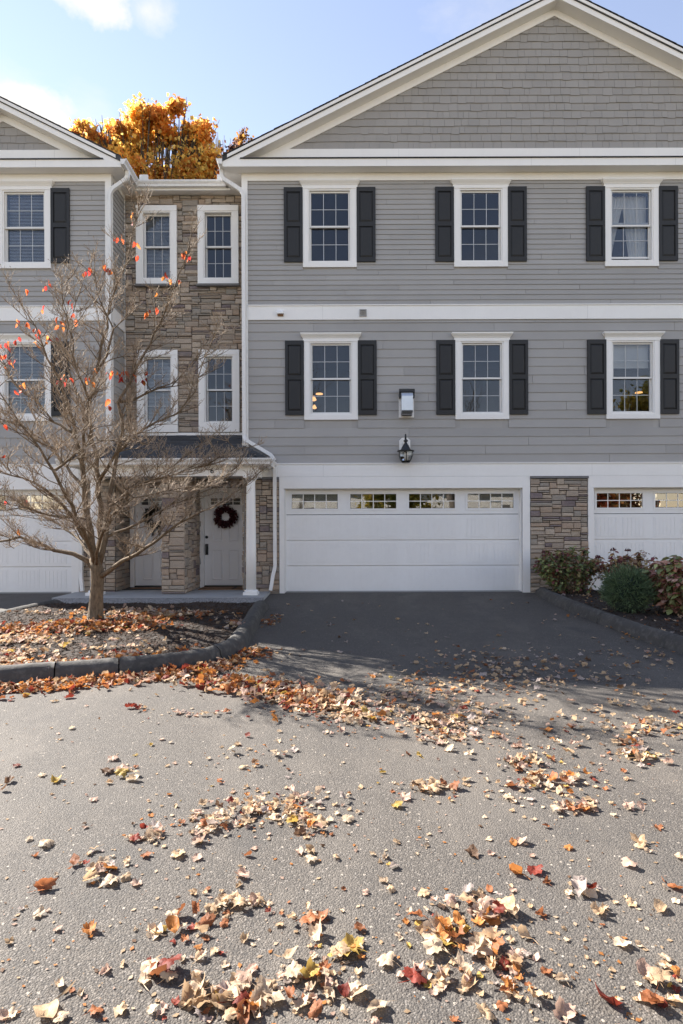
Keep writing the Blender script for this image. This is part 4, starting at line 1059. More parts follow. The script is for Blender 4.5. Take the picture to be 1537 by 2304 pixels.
MIX_SHADE = ['tan']*5+['brown']*3+['pale']*3+['rust']*2+['grey']*3+['pinkish']*2+['orange']
rl = random.Random(77)
LEAVES = []     # (x, y, z, size, variant, colour, tilt euler, near)
def drop(x, y, size, mix, lift=0.0, bedl=False, var=None, tilt=.5):
    z = (bedz(x, y) if bedl else rz(x, y))+lift+.002
    LEAVES.append([x, y, z, size, rl.randrange(len(LV)) if var is None else var, rl.choice(mix) if isinstance(mix, list) else mix, (rl.gauss(0, tilt*.5), rl.gauss(0, tilt*.5), rl.uniform(0, 2*PI)), bedl])
CL = [  # photo px, py, spread x, spread y, count, mix, size scale
 (270,1740,38,9,9,MIX_ROAD,1.1),(960,1775,55,13,24,MIX_ROAD,.95),(1430,1700,60,18,30,MIX_ROAD,1.05),(1180,1712,60,18,30,MIX_ROAD,.95),(1010,1655,90,22,70,MIX_ROAD,.95),
 (1235,1765,120,22,60,MIX_ROAD,.85),(1320,1820,85,14,30,MIX_ROAD,.85),(600,1822,120,34,105,MIX_ROAD,.78),(330,1885,60,20,16,MIX_ROAD,.8),(690,1860,38,18,18,MIX_ROAD,.8),(480,1855,80,22,34,MIX_ROAD,.75),
 (245,1940,70,25,14,MIX_ROAD,.8),(1480,1650,60,28,26,MIX_ROAD,1),(1090,2045,75,28,26,MIX_ROAD,.95),(1000,2105,60,32,24,['pale','tan','tan','yellow','orange','rust'],1.05),(1120,2130,40,50,16,MIX_ROAD,.9),(1150,2170,40,50,12,MIX_ROAD,.85),
 (1000,2205,70,28,13,MIX_ROAD,.9),(560,2035,80,20,14,MIX_ROAD,.9),(430,2095,45,40,12,['pale','orange','red','rust','tan'],.9),(355,2190,40,20,5,['rust','red','brown'],1.2),(470,2240,85,45,26,MIX_ROAD,.95),
 (730,2225,75,55,26,MIX_ROAD,.85),(775,2150,40,20,6,['yellow','yellow','orange','tan'],1.1),(560,2255,60,35,16,['tan','pinkish','orange','brown','pale'],.95),(690,2085,35,40,9,['tan','rust','pale','orange'],1.0),
 (1165,2225,50,55,13,['tan','rust','orange','pale'],.9),(1290,2000,60,14,9,['pale','red','tan','grey'],.95),(1490,2225,45,38,17,MIX_ROAD,.9),(1460,1640,70,20,14,MIX_ROAD,.9),
 (700,1590,70,22,110,MIX_KERB,.95),(800,1605,90,26,120,MIX_ROAD,.95),(640,1568,50,16,80,MIX_KERB,.95),(900,1570,110,22,70,MIX_ROAD,.85),(960,1620,90,20,60,MIX_ROAD,.9),(1060,1610,110,24,60,MIX_ROAD,.9),
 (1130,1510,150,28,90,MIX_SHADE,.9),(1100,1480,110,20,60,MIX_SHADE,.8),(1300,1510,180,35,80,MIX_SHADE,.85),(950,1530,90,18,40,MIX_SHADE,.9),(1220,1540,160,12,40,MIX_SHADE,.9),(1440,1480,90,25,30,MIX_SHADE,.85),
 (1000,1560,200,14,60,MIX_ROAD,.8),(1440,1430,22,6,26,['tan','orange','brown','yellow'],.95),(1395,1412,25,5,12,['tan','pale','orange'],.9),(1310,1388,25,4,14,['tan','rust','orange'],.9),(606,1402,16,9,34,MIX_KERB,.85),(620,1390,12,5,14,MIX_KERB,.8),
 (1330,1640,180,40,40,MIX_ROAD,.9),(1250,1690,200,40,30,MIX_ROAD,.85),(1450,1590,80,18,16,MIX_ROAD,1),(560,1700,120,25,22,MIX_ROAD,.8),(420,1610,60,10,10,MIX_ROAD,1),(310,1597,30,5,7,['tan','red','pale'],1.1),
]
for px, py, sx, sy, n, mix, sc in CL:
    for _ in range(int(n*.85)):
        qx, qy = rl.gauss(px, sx*.62), rl.gauss(py, sy*.6)
        if qy < 1345 or qy > 2330: continue
        x, y = gpt(qx, qy); sz = .090*sc*rl.choice([.3, .4, .5, .6, .75, .85, .95, 1, 1.1])
        drop(x, y, sz, mix, lift=rl.uniform(0, .018))
        for _k in range(1):
            x, y = gpt(rl.gauss(px, sx*.75), min(2325, max(1346, rl.gauss(py, sy*.75)))); drop(x, y, rl.uniform(.018, .042), mix, tilt=.25, var=rl.choice((0, 3, 6, 9, 12, 15, 18, 21, 24)))
# drift along the kerb
kp = [p for p in kpath if p.y < -5.0]
for i in range(950):
    k = rl.random()*(len(kp)-1.001); a, b_ = kp[int(k)], kp[int(k)+1]; p = a.lerp(b_, k-int(k))
    t = (b_-a).normalized(); nr = Vector((t.y, -t.x, 0))
    if nr.y > 0 and nr.x < 0: nr = -nr
    nr = Vector((-t.y, t.x, 0)) if Vector((-t.y, t.x, 0)).dot(Vector((.4, -1, 0))) > 0 else Vector((t.y, -t.x, 0))
    edge = min(1, max(0, (-1.2-p.x)/.5))
    dd = abs(rl.gauss(0, .15))+.045
    if p.y > -5.6 and rl.random() < .6: continue
    q = p+nr*dd; drop(q.x, q.y, .10*rl.choice([.5, .7, .85, 1, 1.1]), MIX_KERB, lift=max(0, .05-dd*.25)*rl.random(), tilt=.8)
# tongue of leaves off the kerb corner
for i in range(420):
    t = rl.random(); cx = 430+330*t; cy = 1530+50*t+rl.gauss(0, 13); x, y = gpt(cx+rl.gauss(0, 30), cy)
    if y > -5.75 and x < -1.0: continue
    drop(x, y, .098*rl.choice([.5, .7, .85, 1, 1.1]), MIX_KERB if t < .6 else MIX_ROAD, lift=rl.uniform(0, .045)*(1-t*.6), tilt=.8)
# thin scatter on the road
for i in range(330):
    qy = 1560+740*rl.random()**1.1; x, y = gpt(rl.uniform(-20, 1560), qy); drop(x, y, .095*rl.choice([.25, .3, .4, .5, .6, .9]), MIX_ROAD, tilt=.3)
for i in range(110):
    x, y = gpt(rl.uniform(600, 1500), rl.uniform(1350, 1540))
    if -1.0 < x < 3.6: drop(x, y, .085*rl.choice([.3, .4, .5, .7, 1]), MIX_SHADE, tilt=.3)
# single leaves one can point at
SINGLE = [(110, 2275, .135, 'tan', 1, 'large curled tan leaf near the bottom left corner of the picture'), (100, 1998, .10, 'rust', 4, 'upright rust red leaf alone on the lower left asphalt'), (200, 2098, .075, 'orange', 7, 'small dark orange leaf on the lower left asphalt'),
 (932, 2205, .10, 'red', 2, 'dark red curled leaf just below the big pale leaf heap'), (1380, 2268, .12, 'red', 5, 'bright red upright leaf near the bottom right corner'), (1158, 1972, .105, 'orange', 10, 'pale orange leaf standing on edge with a long shadow'),
 (985, 2112, .15, 'pale', 8, 'largest pale tan leaf on top of the foreground heap'), (362, 2098, .09, 'yellow', 9, 'yellowish folded leaf left of the foreground heaps'), (350, 2195, .12, 'rust', 13, 'dark rust brown rolled leaf at lower left'), (1440, 1712, .13, 'tan', 11, 'large flat tan leaf near the right picture edge'),
 (893, 1815, .08, 'yellow', 3, 'small yellow brown leaf lying alone at mid road'), (785, 2148, .11, 'yellow', 6, 'yellow green leaf on top of a lower middle heap'), (1400, 2128, .07, 'pale', 12, 'small pale leaf alone at the lower right'), (400, 1926, .075, 'tan', 0, 'tan leaf alone left of the middle of the road'), (697, 1938, .075, 'pale', 15, 'flat pale leaf alone below the middle leaf patch')]
# ranks: the ones that show largest are individuals
def place_word(x, y):
    px = 768+x*F/(D+y); py = HOR+(EYE-g(y))*F/(D+y)
    h = ['far left', 'left', 'left centre', 'centre', 'right centre', 'right', 'far right'][min(6, max(0, int(px/1537*7)))]
    r = ['bottom edge', 'bottom foreground', 'near foreground', 'lower mid road', 'upper mid road', 'far road'][0 if py > 2200 else 1 if py > 2100 else 2 if py > 1980 else 3 if py > 1860 else 4 if py > 1700 else 5]
    return f'{h} {r}'
LEAVES.sort(key=lambda l: -(l[3]/(D+l[1])) if not l[7] else 0)
used = 0; rest = []
def in_view(x, y):
    px = 768+x*F/(D+y); py = HOR+(EYE-g(y))*F/(D+y); return -10 < px < 1547 and py < 2310
SHP_W = lambda v: 'curled' if v % 3 else 'flattish'
for l in LEAVES:
    if not l[7] and used < 284 and in_view(l[0], l[1]):
        o = inst('fallen_leaf', lmesh(l[4], l[5]), None, (l[0], l[1], l[2]), Euler(l[6])); o.scale = (l[3],)*3
        pw_ = place_word(l[0], l[1]); sw = 'large' if l[3] > .082 else ('middling' if l[3] > .066 else 'small'); tag(o, f'{sw} {SHP_W(l[4])} {l[5]} maple leaf on the asphalt at the {pw_}', 'leaf', f'{sw} {SHP_W(l[4])} {l[5]} leaves at the {pw_}'); used += 1
    else: rest.append(l)
for px, py, sz, c, v, lab in SINGLE:
    x, y = gpt(px, py); o = inst('fallen_leaf', lmesh(v, c), None, (x, y, rz(x, y)+.004), Euler((.3 if 'upright' in lab or 'standing' in lab else .05, (1.1 if 'standing' in lab else (.7 if 'upright' in lab else .1)), px*.37))); o.scale = (sz,)*3; tag(o, lab, 'leaf')
# leaves in the mulch bed
def bedleaf(n, px, py, sx, sy, mix, sc=1.0):
    for _ in range(n):
        x, y = gpt(rl.gauss(px, sx*.6), rl.gauss(py, sy*.6), .13)
        if point_in(BEDL, x, y): drop(x, y, .092*sc*rl.choice([.5, .7, .85, 1, 1.1]), mix, lift=rl.uniform(0, .02), bedl=True, tilt=.7); rest.append(LEAVES[-1])
for a in [(380,80,1420,110,10,MIX_KERB),(300,230,1415,110,8,MIX_KERB),(150,50,1440,80,10,MIX_ROAD),(260,330,1385,90,8,MIX_SHADE),(160,300,1410,50,6,MIX_KERB),(130,430,1385,60,8,MIX_SHADE),(120,545,1400,30,14,MIX_SHADE),(200,470,1468,60,9,MIX_KERB),(260,330,1482,110,9,MIX_KERB),(160,180,1492,90,7,MIX_KERB),(90,40,1470,80,14,MIX_ROAD),(120,30,1490,90,9,MIX_ROAD),(50,250,1450,160,18,MIX_ROAD),(70,150,1382,120,5,MIX_SHADE),(120,330,1395,60,6,MIX_KERB)]:
    bedleaf(a[0], a[1], a[2], a[3], a[4], a[5])
for i in range(330):
    x = rl.uniform(3.95, 6.6); y = rl.uniform(-5.6, -.3); 
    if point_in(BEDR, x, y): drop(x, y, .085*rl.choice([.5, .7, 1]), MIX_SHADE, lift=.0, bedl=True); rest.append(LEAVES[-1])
def leaf_stuff(name, ls, label):
    b = MB()
    for x, y, z, sz, v, c, e, _ in ls:
        Mx = Euler(e).to_matrix(); col = LCOL[c]; k = rl.uniform(.7, 1.2); b.cc = (col[0]*k, col[1]*k, col[2]*k, 1)
        vs_ = [Mx @ Vector((p[0]*sz, p[1]*sz, p[2]*sz)) for p in LV[v][0]]; mz = min(0, min(p.z for p in vs_))*.7
        b.add([(x+p.x, y+p.y, z+p.z-mz) for p in vs_], LV[v][1])
    o = b.build(name, M['leaf'], None, True, kind='stuff'); o['label'] = label; o['category'] = 'leaves'; return o
leaf_stuff('leaf_litter', [l for l in rest if not l[7]], 'dry maple leaves strewn over the asphalt and drifted along the kerb')
leaf_stuff('bed_leaf_litter', [l for l in rest if l[7]], 'orange and tan fallen leaves covering the mulch beds')
# crumbs of leaf on the road
b = MB()
for i in range(1000):
    qy = 1545+770*rl.random()**.8; x, y = gpt(rl.uniform(-30, 1570), qy); c = LCOL[rl.choice(['tan', 'tan', 'pale', 'pinkish', 'brown', 'orange'])]; k = rl.uniform(.55, .9); b.cc = (c[0]*k, c[1]*k, c[2]*k, 1)
    s = rl.choice([.003, .004, .006, .008, .012]); a = rl.uniform(0, 6.28); z = rz(x, y)+.003
    b.add([(x+s*math.cos(a), y+s*math.sin(a), z), (x+s*.7*math.cos(a+1.7), y+s*.7*math.sin(a+1.7), z+.001), (x+s*math.cos(a+3.3), y+s*math.sin(a+3.3), z+rl.uniform(0, .002)), (x+s*.6*math.cos(a+4.6), y+s*.6*math.sin(a+4.6), z)], [(0, 1, 2, 3)])
o = b.build('leaf_crumbs', M['leaf'], None, kind='stuff'); o['label'] = 'tiny crumbs of dry leaf scattered on the road'; o['category'] = 'leaf crumbs'
# mulch chips
b = MB()
for i in range(15000):
    if i % 4: x, y = rl.uniform(-5.2, -1.25), rl.uniform(-6.6, -1.93); P_ = BEDL
    else: x, y = rl.uniform(3.9, 6.8), rl.uniform(-6, -.1); P_ = BEDR
    if not point_in(P_, x, y): continue
    k = rl.uniform(.5, 1.6); b.cc = (.050*k, .033*k, .023*k, 1); ln, wd = rl.uniform(.015, .045), rl.uniform(.005, .012); a = rl.uniform(0, PI); z = bedz(x, y); ca, sa = math.cos(a), math.sin(a); tl_ = rl.uniform(-.012, .022)
    b.add([(x-ca*ln, y-sa*ln, z+.002), (x-sa*wd, y+ca*wd, z+.010), (x+ca*ln, y+sa*ln, z+.010+tl_), (x+sa*wd, y-ca*wd, z+.004)], [(0, 3, 2, 1), (0, 1, 3), (1, 2, 3)])
o = b.build('mulch_chips', M['chip'], None, kind='stuff'); o['label'] = 'dark bark mulch chips on the planting beds'; o['category'] = 'mulch'

# ------------------------------------------------------------------ dogwood
TY = -3.85
DW = thing('dogwood_tree', 'nearly bare dogwood with a few red leaves standing in the left mulch bed', 'tree', (*at(215, 1395, TY).xy, bedz(-3.43, TY)))
rd = random.Random(41)
trunk = [at(214, 1402, TY), at(214.5, 1385, TY), at(216, 1350, TY), at(218.5, 1315, TY), at(219, 1288, TY), at(212, 1255, TY-.03)]
b = MB(); b.tube(trunk, [.135, .106, .090, .086, .092, .066], 14); b.build('trunk', M['bark'], DW, True)
LIMB = [  # (start radius, [(px, py, dY)])
 (.070, [(216,1275,0),(205,1222,-.05),(197,1168,-.1),(190,1100,-.15),(183,1040,-.2),(168,975,-.25),(150,900,-.3),(120,830,-.4),(90,760,-.5),(60,705,-.55)]),
 (.062, [(218,1280,0),(222,1230,.1),(226,1160,.2),(222,1080,.25),(212,1010,.3),(200,940,.3),(205,860,.3),(226,784,.3),(248,690,.28),(268,630,.25),(292,560,.2),(298,520,.2),(310,475,.15)]),
 (.055, [(222,1270,0),(236,1210,.05),(245,1140,.15),(255,1070,.25),(262,1030,.3),(275,970,.3),(265,905,.25),(300,840,.2),(325,795,.15),(345,750,.1),(375,690,.05),(395,640,0),(420,570,-.05),(428,535,-.05)]),
 (.050, [(212,1265,-.05),(200,1225,-.3),(178,1180,-.6),(150,1120,-.9),(120,1060,-1.1),(90,1010,-1.25),(50,960,-1.4),(10,900,-1.5),(-30,850,-1.55)]),
 (.048, [(222,1300,0),(245,1285,-.1),(275,1262,-.2),(310,1245,-.3),(345,1222,-.4),(372,1200,-.45),(400,1178,-.5),(450,1152,-.55),(500,1128,-.6),(545,1098,-.6),(575,1070,-.6)]),
 (.050, [(214,1285,0),(196,1262,.0),(165,1246,.0),(120,1238,.05),(80,1222,.1),(45,1208,.1),(0,1218,.15),(-60,1225,.2),(-110,1200,.2)]),
 (.040, [(205,1222,0),(185,1205,-.2),(165,1165,-.4),(135,1130,-.5),(100,1100,-.6),(50,1075,-.65),(0,1060,-.7),(-60,1040,-.7)]),
 (.036, [(245,1140,.1),(290,1105,-.1),(340,1080,-.25),(390,1068,-.35),(440,1052,-.4),(490,1030,-.45),(530,1012,-.45)]),
 (.036, [(226,1160,.2),(270,1120,.5),(320,1090,.8),(370,1060,1.0),(420,1020,1.1),(470,985,1.15)]),
 (.034, [(222,1080,.25),(260,1020,.05),(310,975,-.1),(350,950,-.2),(400,930,-.25),(440,880,-.25),(455,820,-.25),(480,760,-.2)]),
 (.034, [(190,1100,-.15),(150,1050,0),(110,1000,.2),(60,965,.3),(20,935,.35),(-40,900,.4)]),
 (.032, [(183,1040,-.2),(190,960,-.6),(200,900,-.8),(170,830,-.9),(165,770,-.95),(140,690,-.95),(135,640,-.9)]),
 (.030, [(200,940,.3),(170,880,.5),(150,820,.6),(150,760,.7),(165,700,.7),(185,640,.65)]),
 (.030, [(205,860,.3),(240,800,.05),(255,740,-.05),(230,690,-.1),(215,640,-.1),(205,600,-.05)]),
 (.034, [(216,1270,-.05),(225,1215,-.5),(250,1160,-.9),(300,1120,-1.2),(350,1110,-1.35),(410,1098,-1.45),(470,1085,-1.5)]),
 (.034, [(212,1262,0),(180,1215,.4),(140,1185,.7),(90,1160,.9),(30,1130,1.0)]),
 (.030, [(236,1210,.05),(285,1190,.2),(335,1165,.25),(385,1135,.25),(430,1120,.3),(480,1098,.3),(520,1060,.3)]),
 (.028, [(197,1168,-.1),(140,1165,-.5),(80,1150,-.8),(20,1135,-.95),(-40,1120,-1.0)]),
 (.026, [(265,905,.25),(300,900,.35),(340,880,.4),(385,870,.4),(420,830,.35),(450,790,.3)]),
 (.026, [(168,975,-.25),(120,950,-.1),(80,900,0),(40,870,.1),(0,800,.1),(-20,760,.1)]),
 (.024, [(120,1060,-1.1),(170,1020,-1.3),(220,990,-1.4),(280,985,-1.5),(330,1000,-1.55)]),
]
def resample(P, step):
    outp = [P[0]]
    for a, b_ in zip(P, P[1:]):
        n = max(1, int((b_-a).length/step))
        for i in range(1, n+1):
            q = a.lerp(b_, i/n); 
            if i < n: q += Vector((rd.gauss(0, .012), rd.gauss(0, .012), rd.gauss(0, .012)))
            outp.append(q)
    return outp
limbs = MB(); brs = MB(); tw = MB(); TIPS = []
def branch(p, d, length, rad, lvl):
    n = 4 if lvl == 1 else (3 if lvl == 2 else 2)
    pts = [p.copy()]; q = p.copy(); dd = d.normalized()
    for i in range(n):
        dd = (dd+Vector((rd.gauss(0, .20), rd.gauss(0, .20), rd.gauss(0, .14)+(.13 if lvl > 1 else .05)))).normalized()
        q = q+dd*(length/n); pts.append(q.copy())
    rads = [rad*(1-.65*i/n) for i in range(n+1)]
    (brs if lvl == 1 else tw).tube(pts, rads, 5 if lvl == 1 else 3, caps=False)
    if lvl == 3:
        TIPS.append(pts[-1]);
        if rd.random() < .35: tw.tube([pts[-1]-dd*.004, pts[-1]+dd*.006, pts[-1]+dd*.016], [.002, .0055, .001], 3, caps=False)
        return
    step = .09 if lvl == 1 else .060
    m = max(2, int(length/step))
    for k in range(m):
        t = (k+.6+rd.uniform(-.3, .3))/m
        if t < .12: continue
        f = min(t, .999)*n; i = int(f); pp = pts[i].lerp(pts[i+1], f-i); tg = (pts[i+1]-pts[i]).normalized()
        side = tg.cross(Vector((0, 0, 1))); side = side.normalized() if side.length > .1 else Vector((1, 0, 0))
        for s in ((-1, 1) if rd.random() < .55 else (rd.choice((-1, 1)),)):
            nd = tg*rd.uniform(.55, .9)+side*s*rd.uniform(.45, .9)+Vector((0, 0, rd.uniform(-.05, .45)))
            if lvl == 1: branch(pp, nd, length*rd.uniform(.28, .5)*(1.15-t*.6), .0048, 2)
            else: branch(pp, nd, rd.uniform(.06, .15), .0034, 3)
    # terminal fork
    if lvl == 2:
        for s in (-1, 1): branch(pts[-1], dd+Vector((rd.gauss(0, .5), rd.gauss(0, .5), .3)), rd.uniform(.05, .10), .0032, 3)
for li, (r0, pl) in enumerate(LIMB):
    P_ = resample([at(px, py, TY+dy) for px, py, dy in pl], .13); n = len(P_)
    b = MB(); b.tube(P_, [max(.006, .84*r0*(1-.90*(i/(n-1))**.7)) for i in range(n)], 7, caps=True); b.build('limb', M['bark'], DW, True)
    cen = at(215, 1100, TY)
    for i in range(int(n*.22), n):
        if rd.random() < .95 or i > n-3:
            t = i/(n-1); tg = (P_[min(i+1, n-1)]-P_[i-1]).normalized(); outw = P_[i]-cen; outw.z *= .2; outw = outw.normalized() if outw.length > .05 else Vector((1, 0, 0))
            for s in range(1 if rd.random() < .35 else 2):
                nd = tg*rd.uniform(.3, .9)+outw*rd.uniform(-.1, .5)+Vector((rd.gauss(0, .6), rd.gauss(0, .6), rd.uniform(-.12, .3)))
                branch(P_[i], nd, rd.uniform(.28, .72)*(1.1-.45*t), .0085*(1.1-.4*t), 1)
brs.build('branches', M['bark'], DW, True, kind='stuff'); tw.build('twigs', M['twig'], DW, False, kind='stuff')
# the last red leaves
spots = [(297,485),(300,478),(270,535),(264,540),(317,545),(318,572),(235,598),(246,602),(198,608),(190,612),(410,590),(415,598),(368,608),(372,622),(383,625),(405,632),(352,660),(345,690),(350,698),(337,700),(78,648),(85,655),(115,640),(102,690),(163,703),(160,685),(45,708),(62,730),(15,735),(30,738),(75,740),(52,760),(80,762),(90,752),(105,755),(130,715),(140,735),(125,760),(10,770),(15,775),(38,772),(0,800),(16,808),(24,812),(14,826),(45,868),(50,872),(42,878),(146,850),(143,858),(215,828),(222,834),(245,840),(252,845),(260,838),(268,836),(276,842),(282,836),(290,845),(275,850),(330,832),(335,836),(318,858),(328,860),(300,850),(207,860),(246,912),(203,845),(8,1020),(2,965),(12,1128),(55,1130),(40,1192)]
LEAFC = [(.60, .14, .05), (.52, .07, .035), (.64, .22, .06), (.42, .045, .04)]
lm = {}
def live_mesh(c, v):
    if (c, v) not in lm:
        rg = random.Random(c*10+v); b = MB(); b.cc = (*LEAFC[c], 1); n = 5; k = rg.uniform(.5, 1.6)
        for i in range(n+1):
            t = i/n; wdt = .42*math.sin(PI*min(1, t*.93+.04))**.8; z = -k*.5*t*t
            for u in (-1, 0, 1): b.v.append((u*wdt*.8, t, z+(.22 if u else 0)*wdt*2+.04*math.sin(t*9+u)))
        for i in range(n):
            for u in range(2): q = i*3+u; b.f.append((q, q+1, q+4, q+3)); b.c.append(b.cc)
        lm[(c, v)] = b.mesh('leaf', M['leaf_live'], True)
    return lm[(c, v)]
for px, py in spots:
    best = None; ray = (at(px, py, 0)-Vector((0, -D, EYE))).normalized(); o0 = Vector((0, -D, EYE))
    for tpt in TIPS:
        d = (tpt-o0); dist = (d-ray*d.dot(ray)).length
        if best is None or dist < best[0]: best = (dist, tpt)
    for k in range(rd.choice([1, 2, 2, 3])):
        p = best[1]+Vector((rd.gauss(0, .012), rd.gauss(0, .012), rd.gauss(0, .012)))*(3 if k else 0)
        o = inst('leaf', live_mesh(rd.randrange(4), rd.randrange(4)), DW, p, Euler((rd.uniform(-1.9, -.6), rd.uniform(-.5, .5), rd.uniform(0, 6.28)))); s = rd.uniform(.048, .085); o.scale = (s, s, s)

# ------------------------------------------------------------------ other trees
def leafy_tree(name, label, x, y, ground, h, crown, nl, leaf, cols, seed, bare=0.0, group=None, gradient=None):
    """crown: list of (cx, cy, cz, rx, ry, rz) lobes in metres relative to the base"""
    rg = random.Random(seed); t = thing(name, label, 'tree', (x, y, ground), group)
    top = max(c[2] for c in crown)
    b = MB(); b.tube([(x, y, ground-.1), (x+.05, y, ground+h*.2), (x-.05, y+.05, ground+h*.45), (x, y, ground+h*.74)], [h*.024, h*.018, h*.012, h*.003], 10); b.build('trunk', M['bark_dark'], t, True)
    lim = MB(); ends = []
    for (cx, cy, cz, rx, ry, rz_) in crown:
        for k in range(7):
            a = rg.uniform(0, 2*PI); e = Vector((x+cx+rx*.75*math.cos(a)*rg.uniform(.4, 1), y+cy+ry*.75*math.sin(a)*rg.uniform(.4, 1), ground+cz+rz_*rg.uniform(-.3, .85)))
            s = Vector((x, y, ground+h*rg.uniform(.3, .55))); mid = s.lerp(e, .5)+Vector((rg.gauss(0, .2), rg.gauss(0, .2), rg.uniform(0, .4)))
            lim.tube([s, mid, e], [h*.006, h*.004, h*.0012], 5, caps=False)
            for q in range(5):
                e2 = e+Vector((rg.gauss(0, rx*.22), rg.gauss(0, ry*.22), rg.uniform(0, rz_*.4))); lim.tube([mid.lerp(e, rg.uniform(.3, .95)), e2], [h*.0015, h*.0006], 3, caps=False); ends.append(e2)
    lim.build('branches', M['bark_dark'], t, True)
    b = MB()
    # clumps on the crown lobes
    clumps = []
    for (cx, cy, cz, rx, ry, rz_) in crown:
        nclump = int(10+rx*ry*rz_*2.2)
        for k in range(min(nclump, 130)):
            v = Vector((rg.gauss(0, 1), rg.gauss(0, 1), rg.gauss(0, 1))).normalized()*rg.uniform(.45, 1.0)
            clumps.append((Vector((x+cx+v.x*rx, y+cy+v.y*ry, ground+cz+v.z*rz_)), rg.uniform(.25, .6)*(rx+rz_)*.17, rg.uniform(.75, 1.2), rg.randrange(len(cols))))
    for i in range(nl):
        c, r_, k, ci = rg.choice(clumps); p = c+Vector((rg.gauss(0, r_), rg.gauss(0, r_), rg.gauss(0, r_*1.1)))
        d = Vector((rg.gauss(0, 1), rg.gauss(0, 1), rg.gauss(-.5, .8))).normalized(); s = d.orthogonal(); s.rotate(Matrix.Rotation(rg.uniform(0, 6.28), 3, d)); ln = leaf*rg.uniform(.6, 1.25); s *= ln*.42
        col = cols[ci] if rg.random() < .6 else rg.choice(cols)
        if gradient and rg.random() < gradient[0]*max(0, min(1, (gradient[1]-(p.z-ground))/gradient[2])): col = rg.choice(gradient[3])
        kk = k*rg.uniform(.75, 1.25); b.cc = (col[0]*kk, col[1]*kk, col[2]*kk, 1)
        n_ = d.cross(s).normalized()*ln*.16
        b.add([p, p+d*ln*.45+s+n_, p+d*ln, p+d*ln*.45-s+n_], [(0, 1, 2), (0, 2, 3)])
    b.build('crown', M['leaf_live'], t, kind='stuff'); return t
OR = [(.82, .46, .10), (.86, .58, .14), (.76, .36, .08), (.88, .66, .20), (.68, .30, .08)]
leafy_tree('maple_tree', 'golden orange maple rising behind the stone entrance wing', -8.5, 14.5, .1, 19.5,
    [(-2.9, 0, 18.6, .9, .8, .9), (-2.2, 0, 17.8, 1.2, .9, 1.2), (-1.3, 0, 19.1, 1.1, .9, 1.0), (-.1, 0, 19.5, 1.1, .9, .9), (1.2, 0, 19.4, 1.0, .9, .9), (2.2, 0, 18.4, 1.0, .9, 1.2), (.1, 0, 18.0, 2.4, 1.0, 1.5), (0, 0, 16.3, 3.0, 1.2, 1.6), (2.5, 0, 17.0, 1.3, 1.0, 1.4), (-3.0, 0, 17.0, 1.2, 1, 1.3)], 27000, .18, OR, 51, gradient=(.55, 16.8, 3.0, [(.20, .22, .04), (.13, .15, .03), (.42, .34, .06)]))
leafy_tree('purple_tree', 'small purplish brown half-bare tree beside the golden maple', -5.0, 17.0, -.4, 21.6,
    [(.2, 0, 20.3, .9, 1.0, .9), (-.7, 0, 20.0, .9, 1.0, 1.0), (1.1, 0, 19.8, .7, 1.0, .8), (0, 0, 18.6, 1.6, 1.2, 1.4)], 3000, .15, [(.13, .07, .055), (.20, .09, .04), (.09, .06, .06), (.32, .16, .04)], 52)

